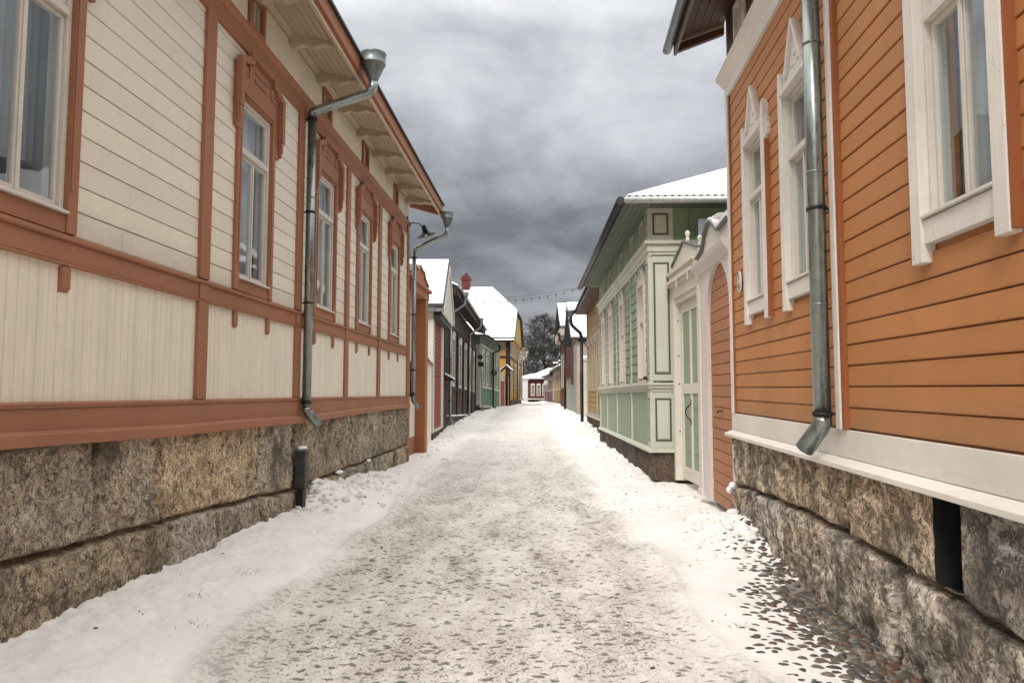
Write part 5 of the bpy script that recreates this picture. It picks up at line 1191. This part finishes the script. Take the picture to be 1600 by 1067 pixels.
# ================================================================== ground
def S3(a, b, x): t = np.clip((x - a) / (b - a), 0, 1); return t * t * (3 - 2 * t)
def xl(y): return np.interp(y, [-10, 0, 17.45, 20.4, 24.3, 28.4, 29.3, 44.6, 45.4, 54.2, 59.6, 76, 95, 120], [-4.0, -3.5, -2.62, -2.5, -2.78, -2.8, -2.9, -2.35, -2.08, -1.02, -.22, .95, 1.3, 1.3])
def xr(y): return np.interp(y, [-10, 0, 9.1, 9.3, 12.9, 13.1, 22.4, 24.2, 35.2, 38.6, 55, 64, 92, 120], [1.4, 2.117, 2.82, 3.0, 3.1, 2.62, 2.86, 3.20, 3.60, 3.66, 3.85, 4.72, 4.3, 4.3])
def gz(x, y):
    base = .65 * S3(16, 60, y)
    tl = x - xl(y); tr = xr(y) - x
    z = base
    # swept-aside snow heaps along the walls
    lumpL = fbm(x * 2.6, y * 1.9, 4, 5); lumpR = fbm(x * 2.6 + 40, y * 2.1, 4, 15)
    aL = np.interp(y, [-5, 7, 8.8, 9.6, 10.4, 11.6, 13, 14.5, 17.5, 20, 24, 26, 40, 70], [.05, .05, .06, .06, .26, .27, .18, .07, .0, .0, .02, .05, .10, .08])
    aR = np.interp(y, [-5, 6.2, 7.2, 8.2, 9.0, 9.6, 12.5, 13.4, 14.5, 17, 22, 25, 30, 36, 44, 60], [0, .0, .08, .20, .16, .0, .0, .06, .12, .17, .16, .18, .20, .20, .15, .1])
    wL = np.interp(y, [-5, 9, 11, 15, 30], [1.2, 1.1, .75, .6, .7]); wR = np.interp(y, [-5, 8, 10, 16, 30], [.9, .8, .6, .75, .9])
    z = z + aL * np.exp(-(np.clip(tl - .12, 0, 9) / wL) ** 2 * 1.6) * (.35 + 1.3 * lumpL) + aR * np.exp(-(np.clip(tr - .12, 0, 9) / wR) ** 2 * 1.6) * (.35 + 1.3 * lumpR)
    # chunky lumps
    ch = np.clip(fbm(x * 5, y * 4, 3, 33) - .52, 0, 1) * .5
    z = z + ch * (aL * np.exp(-(tl / .7) ** 2) + aR * np.exp(-(tr / .8) ** 2)) * 2.2
    # smooth fresh snow on the near left verge: faint cobble dimples
    sm = S3(-1.75, -2.1, x + .06 * (fbm(x * 0, y * 1.5, 2, 8) - .5)) * (y < 11) * 1.0
    z = z + .05 * sm + .050 * sm * (fbm(x * 6, y * 9, 3, 51) - .5) + .03 * sm * (fbm(x * 15, y * 19, 2, 53) - .5)
    # packed carriageway: crown, wheel tracks and rough ice
    cen = np.interp(y, [0, 20, 60, 95], [-.25, -.05, .9, 2.2]); u = x - cen
    road = np.exp(-(u / 1.75) ** 6)
    z = z - .030 * road + road * (.016 * (fbm(x * 4, y * 3, 3, 61) - .5) + .016 * (fbm(x * 13, y * 11, 3, 71) - .5) + .006 * (fbm(x * 40, y * 36, 2, 81) - .5))
    for tx, am in ((-.95, .018), (.72, .014), (1.35, .02)): z = z - am * np.exp(-((u - tx - .08 * np.sin(y * .5)) / .14) ** 2) * road * (y > 5) * .8
    # thin curving tyre ridge at the verge
    for rx, am in ((-1.80, .032), (-1.62, .02), (1.50, .02)):
        z = z + am * np.exp(-((x - rx - .10 * np.sin(y * .7 + 1) - .04 * np.sin(y * 2.1) + .0 * y) / .05) ** 2) * (.4 + fbm(x * 3, y * 4, 2, 91)) * np.exp(-(np.clip(y - 14, 0, 99) / 5) ** 2)
    z = z + (1 - road) * (.014 * (fbm(x * 7, y * 7, 3, 101) - .5) + .005 * (fbm(x * 30, y * 30, 2, 111) - .5))
    if np.ndim(x) > 0 and np.size(x) > 10:      # cobble heads telegraphing through the packed snow
        wz = worley(x * 8.5 + .3 * fbm(x * 5, y * 5, 2, 7), y * 10.5, 3); z = z + (.016 * road + .006 * sm) * (.45 - np.clip(wz, 0, .9)) * (.4 + fbm(x * 1.5, y * 1.2, 2, 19)) * (y < 40)
    # gutter of exposed cobbles at lower right
    cob = S3(.9, .2, tr) * S3(8.3, 6.2, y) ; z = z - .035 * cob
    return z
ys = [2.2]
while ys[-1] < 100: ys.append(ys[-1] + max(.016, ys[-1] * .0046))
ys = np.array([-60, -30, -15, -8, -4, -2, 0, 1, 1.6, 2.0] + ys + [105, 112, 125, 150, 200, 300, 500, 900])
xs = np.concatenate([[-600, -200, -80, -40, -20, -12, -8, -6, -5, -4.5], np.arange(-4.2, 5.2, .02), [5.4, 6, 7, 9, 13, 20, 40, 80, 200, 600]])
GX, GY = np.meshgrid(xs, ys)
GZ = gz(GX, GY)
out = (GX < xl(GY) - .35) | (GX > xr(GY) + .35)
GZ = np.where(out, .65 * S3(16, 60, GY) - .02, GZ)
cenq = np.interp(GY, [0, 20, 60, 95, 130], [-.25, -.05, .9, 2.2, 2.6])
roadw = 1.0 - S3(1.30, 1.85, np.abs(GX - cenq) + .5 * (fbm(GX * 2, GY * 1.2, 3, 121) - .5))
roadw = roadw * S3(104, 94, GY)
# side opening towards the arched gateway is trodden too
trod = S3(9.2, 10.3, GY) * S3(14.0, 12.4, GY) * S3(.9, 1.8, GX) * S3(3.3, 2.9, GX)
cobw = S3(.70, .18, xr(GY) - GX) * S3(8.4, 5.8, GY) * (GX < xr(GY) + .3)
msk = np.stack([roadw, np.clip(trod, 0, 1), np.clip(cobw, 0, 1)], -1)

def street_snow():
    m = NT('street_snow'); o = m.tc.outputs['Object']
    at = m.n('ShaderNodeAttribute'); at.attribute_name = 'zone'; s_ = m.n('ShaderNodeSeparateColor'); m.l(at.outputs['Color'], s_.inputs[0])
    road, trod, cob = s_.outputs[0], s_.outputs[1], s_.outputs[2]
    so = m.n('ShaderNodeSeparateXYZ'); m.l(o, so.inputs[0]); near = m.ramp(m.math('DIVIDE', so.outputs[1], 30), [(.28, 1), (.62, .45), (1.0, .05)])
    big = m.noise(o, .55, 4, .6); mid = m.noise(o, 3.2, 5, .62); stv = m.noise(m.mapping((1.0, .35, 1)), 2.2, 5, .65)
    trk = m.noise(m.mapping((5.5, .22, 1), (0, 0, 3)), 1.0, 4, .6)
    clean = m.mix(m.ramp(m.noise(o, 2.0, 5, .6), [(.3, 0), (.7, 1)]), (.78, .745, .72), (.86, .84, .825))
    packed = m.mix(m.ramp(mid, [(.28, 0), (.72, 1)]), (.70, .66, .61), (.84, .81, .77))
    packed = m.mix(m.math('MULTIPLY', m.ramp(stv, [(.42, 0), (.68, 1)]), m.math('ADD', .22, m.math('MULTIPLY', near, .45))), packed, (.50, .45, .39))
    packed = m.mix(m.math('MULTIPLY', m.math('SUBTRACT', 1.0, near), .65), packed, clean)
    # sand and fine grit pressed into the snow
    grit = m.noise(o, 75, 5, .72)
    packed = m.mix(m.math('MULTIPLY', m.ramp(grit, [(.42, 1), (.54, 0)]), .32), packed, (.30, .26, .22))
    # cobble heads and bare ice showing through as dark broken flecks
    wv = m.n('ShaderNodeVectorMath', operation='MULTIPLY_ADD'); dn = m.n('ShaderNodeTexNoise'); m.l(o, dn.inputs['Vector']); dn.inputs['Scale'].default_value = 9; dn.inputs['Detail'].default_value = 3
    m.l(dn.outputs['Color'], wv.inputs[0]); wv.inputs[1].default_value = (.10, .10, 0); m.l(o, wv.inputs[2])
    cells = m.vor(m.mapping((.72, 1.2, 1), src=wv.outputs[0]), 13.0)
    fl = m.noise(m.mapping((.7, 1.1, 1), src=wv.outputs[0]), 17, 8, .78)
    dens = m.math('ADD', m.math('MULTIPLY', m.ramp(big, [(.30, 0), (.70, 1)]), .10), m.math('MULTIPLY', m.ramp(stv, [(.35, 0), (.7, 1)]), .10))
    thr = m.math('ADD', m.math('ADD', fl, m.math('MULTIPLY', m.math('SUBTRACT', trk, .5), .22)), m.math('ADD', dens, m.math('MULTIPLY', m.math('SUBTRACT', near, .55), .07))); thr = m.math('SUBTRACT', thr, m.math('MULTIPLY', cells, .75))
    fl3 = m.ramp(m.math('ADD', m.noise(m.mapping((1.4, 1, 1)), 34, 5, .7), m.math('MULTIPLY', dens, .8)), [(.63, 0), (.70, 1)]); fleck = m.math('MAXIMUM', m.ramp(thr, [(.375, 0), (.46, 1)]), m.math('MULTIPLY', fl3, near))
    flc = m.mix(m.noise(o, 20, 3, .6), (.045, .040, .034), (.17, .145, .118))
    rc = m.mix(m.math('MULTIPLY', fleck, .86), packed, flc)
    c = m.mix(road, clean, rc)
    # footprint-trodden patch, sparser flecks
    fl2 = m.ramp(m.math('SUBTRACT', m.noise(wv.outputs[0], 11, 5, .66), m.math('MULTIPLY', cells, .25)), [(.47, 0), (.53, 1)])
    c = m.mix(m.math('MULTIPLY', m.math('MULTIPLY', fl2, trod), .7), c, (.10, .085, .06))
    # sparse dirt specks on clean snow
    sp_ = m.ramp(m.noise(o, 26, 3, .6), [(.70, 0), (.735, 1)])
    c = m.mix(m.math('MULTIPLY', sp_, .5), c, (.16, .12, .08))
    # dark earth between the bare cobbles
    co = m.ramp(m.math('ADD', m.noise(o, 7, 5, .65), m.math('MULTIPLY', cob, .62)), [(.98, 0), (1.14, 1)])
    c = m.mix(m.math('MULTIPLY', co, .85), c, (.12, .10, .078))
    m.base(c); m.set(Roughness=m.mix(road, (.72,) * 3, (.52,) * 3)); m.b.inputs['Specular IOR Level'].default_value = .3
    h = m.math('SUBTRACT', m.math('ADD', m.math('MULTIPLY', m.noise(o, 32, 5, .65), .7), m.math('MULTIPLY', m.noise(o, 9, 5, .6), .9)), m.math('MULTIPLY', m.math('MULTIPLY', fleck, road), .5))
    m.bump(h, .55, .022)
    return m.m
M['street'] = street_snow()
fm = (roadw[:-1, :-1] + roadw[1:, 1:]) / 2 > .5
r_ = grid_mesh('road', GX, GY, GZ, M['street'], None, {'zone': msk}, fm); r_['kind'] = 'structure'
g_ = grid_mesh('ground', GX, GY, GZ, M['street'], None, {'zone': msk}, ~fm); g_['kind'] = 'structure'

# cobbles standing bare in the gutter, lower right
def cob_mat():
    m = NT('cobble_stone'); o = m.tc.outputs['Object']; at = m.n('ShaderNodeAttribute'); at.attribute_name = 'tone'
    n = m.noise(o, 40, 5, .7); c = m.mix(m.ramp(n, [(.35, .55), (.7, 1.35)]), (1, 1, 1), (1, 1, 1)); 
    c = m.mix(1.0, at.outputs['Color'], m.ramp(n, [(.35, .6), (.7, 1.3)]), 'MULTIPLY'); m.base(c); m.set(Roughness=.45); m.bump(n, .4, .006); return m.m
rng = random.Random(12); V = []; Fc = []; T = []; 
tones = [(.10, .07, .05), (.11, .09, .068), (.08, .068, .058), (.16, .13, .095), (.12, .065, .045), (.07, .062, .055)]
y = 3.2; row = 0
while y < 9.0:
    x = float(xr(y)) - .02 + (row % 2) * .05
    while x > float(xr(y)) - 1.35:
        px, py = x + rng.uniform(-.025, .025), y + rng.uniform(-.02, .02); tr = float(xr(py)) - px
        a, b = rng.uniform(.038, .060), rng.uniform(.030, .046); zg = float(gz(np.array(px), np.array(py)))
        expo = np.clip(1 - tr / (.55 + .55 * float(vnoise(np.array(px * 2.), np.array(py * 2.), 5))), 0, 1) * np.clip((8.6 - py) / 3.2, 0, 1)
        up = -.032 + .040 * float(expo) ** .55 + rng.uniform(-.009, .006)
        h = .020
        if up + h > .001:
            o = len(V); n, k = 9, 4; tcol = tones[rng.randrange(6)]; rot = rng.uniform(-.7, .7); p1 = rng.uniform(0, 6)
            for i in range(k + 1):
                th = pi / 2 * i / k
                for j in range(n):
                    an = 2 * pi * j / n; rr = 1 + .15 * sin(2 * an + p1) + .12 * sin(3 * an + 2 * p1) + .06 * sin(5 * an)
                    ex, ey = a * rr * (cos(th) ** .7 if i < k else .02) * cos(an), b * rr * (cos(th) ** .7 if i < k else .02) * sin(an)
                    V.append((px + ex * cos(rot) - ey * sin(rot), py + ex * sin(rot) + ey * cos(rot), zg + up - .012 + (h + .012) * sin(th))); T.append(tcol)
            Fc += [(o + i * n + j, o + i * n + (j + 1) % n, o + (i + 1) * n + (j + 1) % n, o + (i + 1) * n + j) for i in range(k) for j in range(n)]
            Fc.append(tuple(o + k * n + j for j in range(n)))
        x -= rng.uniform(.082, .11)
    y += rng.uniform(.062, .078); row += 1
mb = MB(); mb.v = V; mb.f = Fc; mb.sm = [True] * len(Fc); co = mb.build('cobblestones', cob_mat())
at = co.data.color_attributes.new('tone', 'FLOAT_COLOR', 'POINT'); at.data.foreach_set('color', np.concatenate([np.array(T), np.ones((len(T), 1))], 1).ravel().astype(np.float32))
tag(co, kind='stuff')
# withered grass in the verge snow
rng = random.Random(77); mb = MB()
for (cx_, cy_) in ((-2.45, 5.6), (-2.35, 6.3), (-2.2, 5.0), (1.62, 5.2), (2.95, 11.4)):
    for k in range(rng.randint(8, 14)):
        x, y = cx_ + rng.gauss(0, .05), cy_ + rng.gauss(0, .05); z = float(gz(np.array(x), np.array(y))) - .01; a = rng.uniform(0, 6.28); l = rng.uniform(.02, .06)
        mb.tube([(x, y, z), (x + cos(a) * l * .3, y + sin(a) * l * .3, z + l * .7), (x + cos(a) * l, y + sin(a) * l, z + l * .9)], [.0016, .0014, .0006], 3, False)
tag(mb.build('dry_grass', plain('withered_grass', (.20, .14, .08), .9)), kind='stuff')
# broken crusts and clods of ploughed snow along the walls
rng = random.Random(91); mb = MB()
for k in range(520):
    sd_ = rng.random()
    if sd_ < .3: y = rng.uniform(9.3, 13.5); x = float(xl(y)) + abs(rng.gauss(.1, .35)) + .12
    elif sd_ < .5: y = rng.uniform(7.0, 9.2); x = float(xr(y)) - abs(rng.gauss(.1, .4)) - .12
    elif sd_ < .85: y = rng.uniform(13.3, 34); x = float(xr(y)) - abs(rng.gauss(.1, .35)) - .1
    else: y = rng.uniform(18, 40); x = float(xl(y)) + abs(rng.gauss(.1, .3)) + .1
    r = rng.uniform(.015, .05) * (1.5 if rng.random() < .15 else 1); z = float(gz(np.array(x), np.array(y)))
    mb.blob((x, y, z + r * .1), (r * rng.uniform(.8, 1.5), r, r * .65), k, 8, 5)
tag(mb.build('snow_clods', snow_mat('clod_snow', (.80, .775, .75))), kind='stuff')
# fallen leaves and clods scattered on the snow
mb = MB()
for k in range(60):
    s_ = rng.random() < .5; y = rng.uniform(4.3, 16); x = (float(xl(y)) + rng.uniform(.3, 1.8)) if s_ else (float(xr(y)) - rng.uniform(.2, 1.6)); z = float(gz(np.array(x), np.array(y))); r = rng.uniform(.006, .018)
    mb.blob((x, y, z + .004), (r, r * .8, r * .5), k, 6, 4)
tag(mb.build('leaf_litter', plain('brown_leaf', (.09, .05, .03), .9)), kind='stuff')

# ================================================================== trees beyond the street
bark = plain('dark_bark', (.05, .04, .035), .95); 
def twig_mat(name, a, b, frost):
    m = NT(name); o = m.tc.outputs['Object']; n = m.noise(o, .9, 4, .6); c = m.mix(m.noise(o, .5, 3), a, b)
    c = m.mix(m.ramp(n, [(frost, 0), (frost + .08, 1)]), c, (.42, .42, .43)); m.base(c); m.set(Roughness=.95); return m.m
def tree(x, y, h, spread, label, name, seed, mat, dens=1.0, conifer=False, group=None):
    rng = random.Random(seed); t = thing(name, label, 'tree', None, (x, y, .6)); 
    tr = MB(); tr.tube([(0, 0, -.3), (.1, 0, h * .3), (-.1, .1, h * .65), (.05, 0, h * .97)], [h * .022, h * .018, h * .011, h * .003], 8); tr.build('trunk', bark, t)
    mb = MB()
    def seg(p, q, r):
        d = (q - p); a = d.orthogonal().normalized() * r; b = d.cross(a).normalized() * r
        mb.add([p + a, p - a * .5 + b * .87, p - a * .5 - b * .87, q], [(0, 1, 3), (1, 2, 3), (2, 0, 3)])
    def grow(p, d, l, r, lev):
        q = p + d * l; seg(p, q, r)
        if lev == 0: return
        n = 4 if lev > 1 else 5
        for k in range(int(n * dens * 1.25 + rng.random())):
            f = rng.uniform(.25, 1); nd = (d + Vector((rng.gauss(0, .55), rng.gauss(0, .55), rng.gauss(.08, .4)))).normalized(); grow(p + d * l * f, nd, l * rng.uniform(.42, .68), r * .55, lev - 1)
    nb = int((60 if conifer else 34))
    for k in range(nb):
        f = (k + .5) / nb; z = h * (.16 + .82 * f); a = k * 2.4 + rng.uniform(-.5, .5)
        if conifer == 'oval': L = spread * (sin(pi * min(1, .12 + f * .86)) ** .6 + .15) * rng.uniform(.65, 1.1) * (1.1 - .35 * f); up = rng.uniform(.15, .8) + f * .4
        elif conifer: L = spread * (1.12 - f) ** .55 * rng.uniform(.6, 1.15); up = rng.uniform(-.05, .65)
        else: L = spread * (.55 + .6 * sin(pi * min(1, f * .9 + .12))) * rng.uniform(.6, 1.1) * (1.15 - .6 * f); up = rng.uniform(.25, .95)
        grow(Vector((0, 0, z)), Vector((cos(a), sin(a), up)).normalized(), L * .62, .085 + .06 * (1 - f), 4)
    print(name, len(mb.f)); mb.build('crown', mat, t); return t
tA = twig_mat('frosted_twigs', (.030, .030, .026), (.075, .07, .06), .56); tB = twig_mat('reddish_twigs', (.07, .042, .034), (.12, .075, .06), .66)
tree(5.6, 122, 14.4, 5.2, 'tall frosted tree with an uneven dark crown beyond the far cottages', 'tall_tree', 3, tA, 1.15, 'oval')
tree(9.6, 126, 12.6, 5.0, 'reddish-brown leafless tree right of the tall frosted tree', 'bare_tree', 8, tB, 1.0)
tree(2.6, 127, 11.5, 4.2, 'low dark leafless tree half hidden behind the yellow house gable', 'bare_tree', 12, tB, .9)
tree(14.0, 120, 12.0, 4.6, 'broad leafless tree behind the right-hand snowy gables', 'bare_tree', 15, tA, .9)
tree(-3.0, 140, 9.0, 4.2, 'distant leafless tree behind the yellow house, farthest left', 'bare_tree', 21, tB, .8)
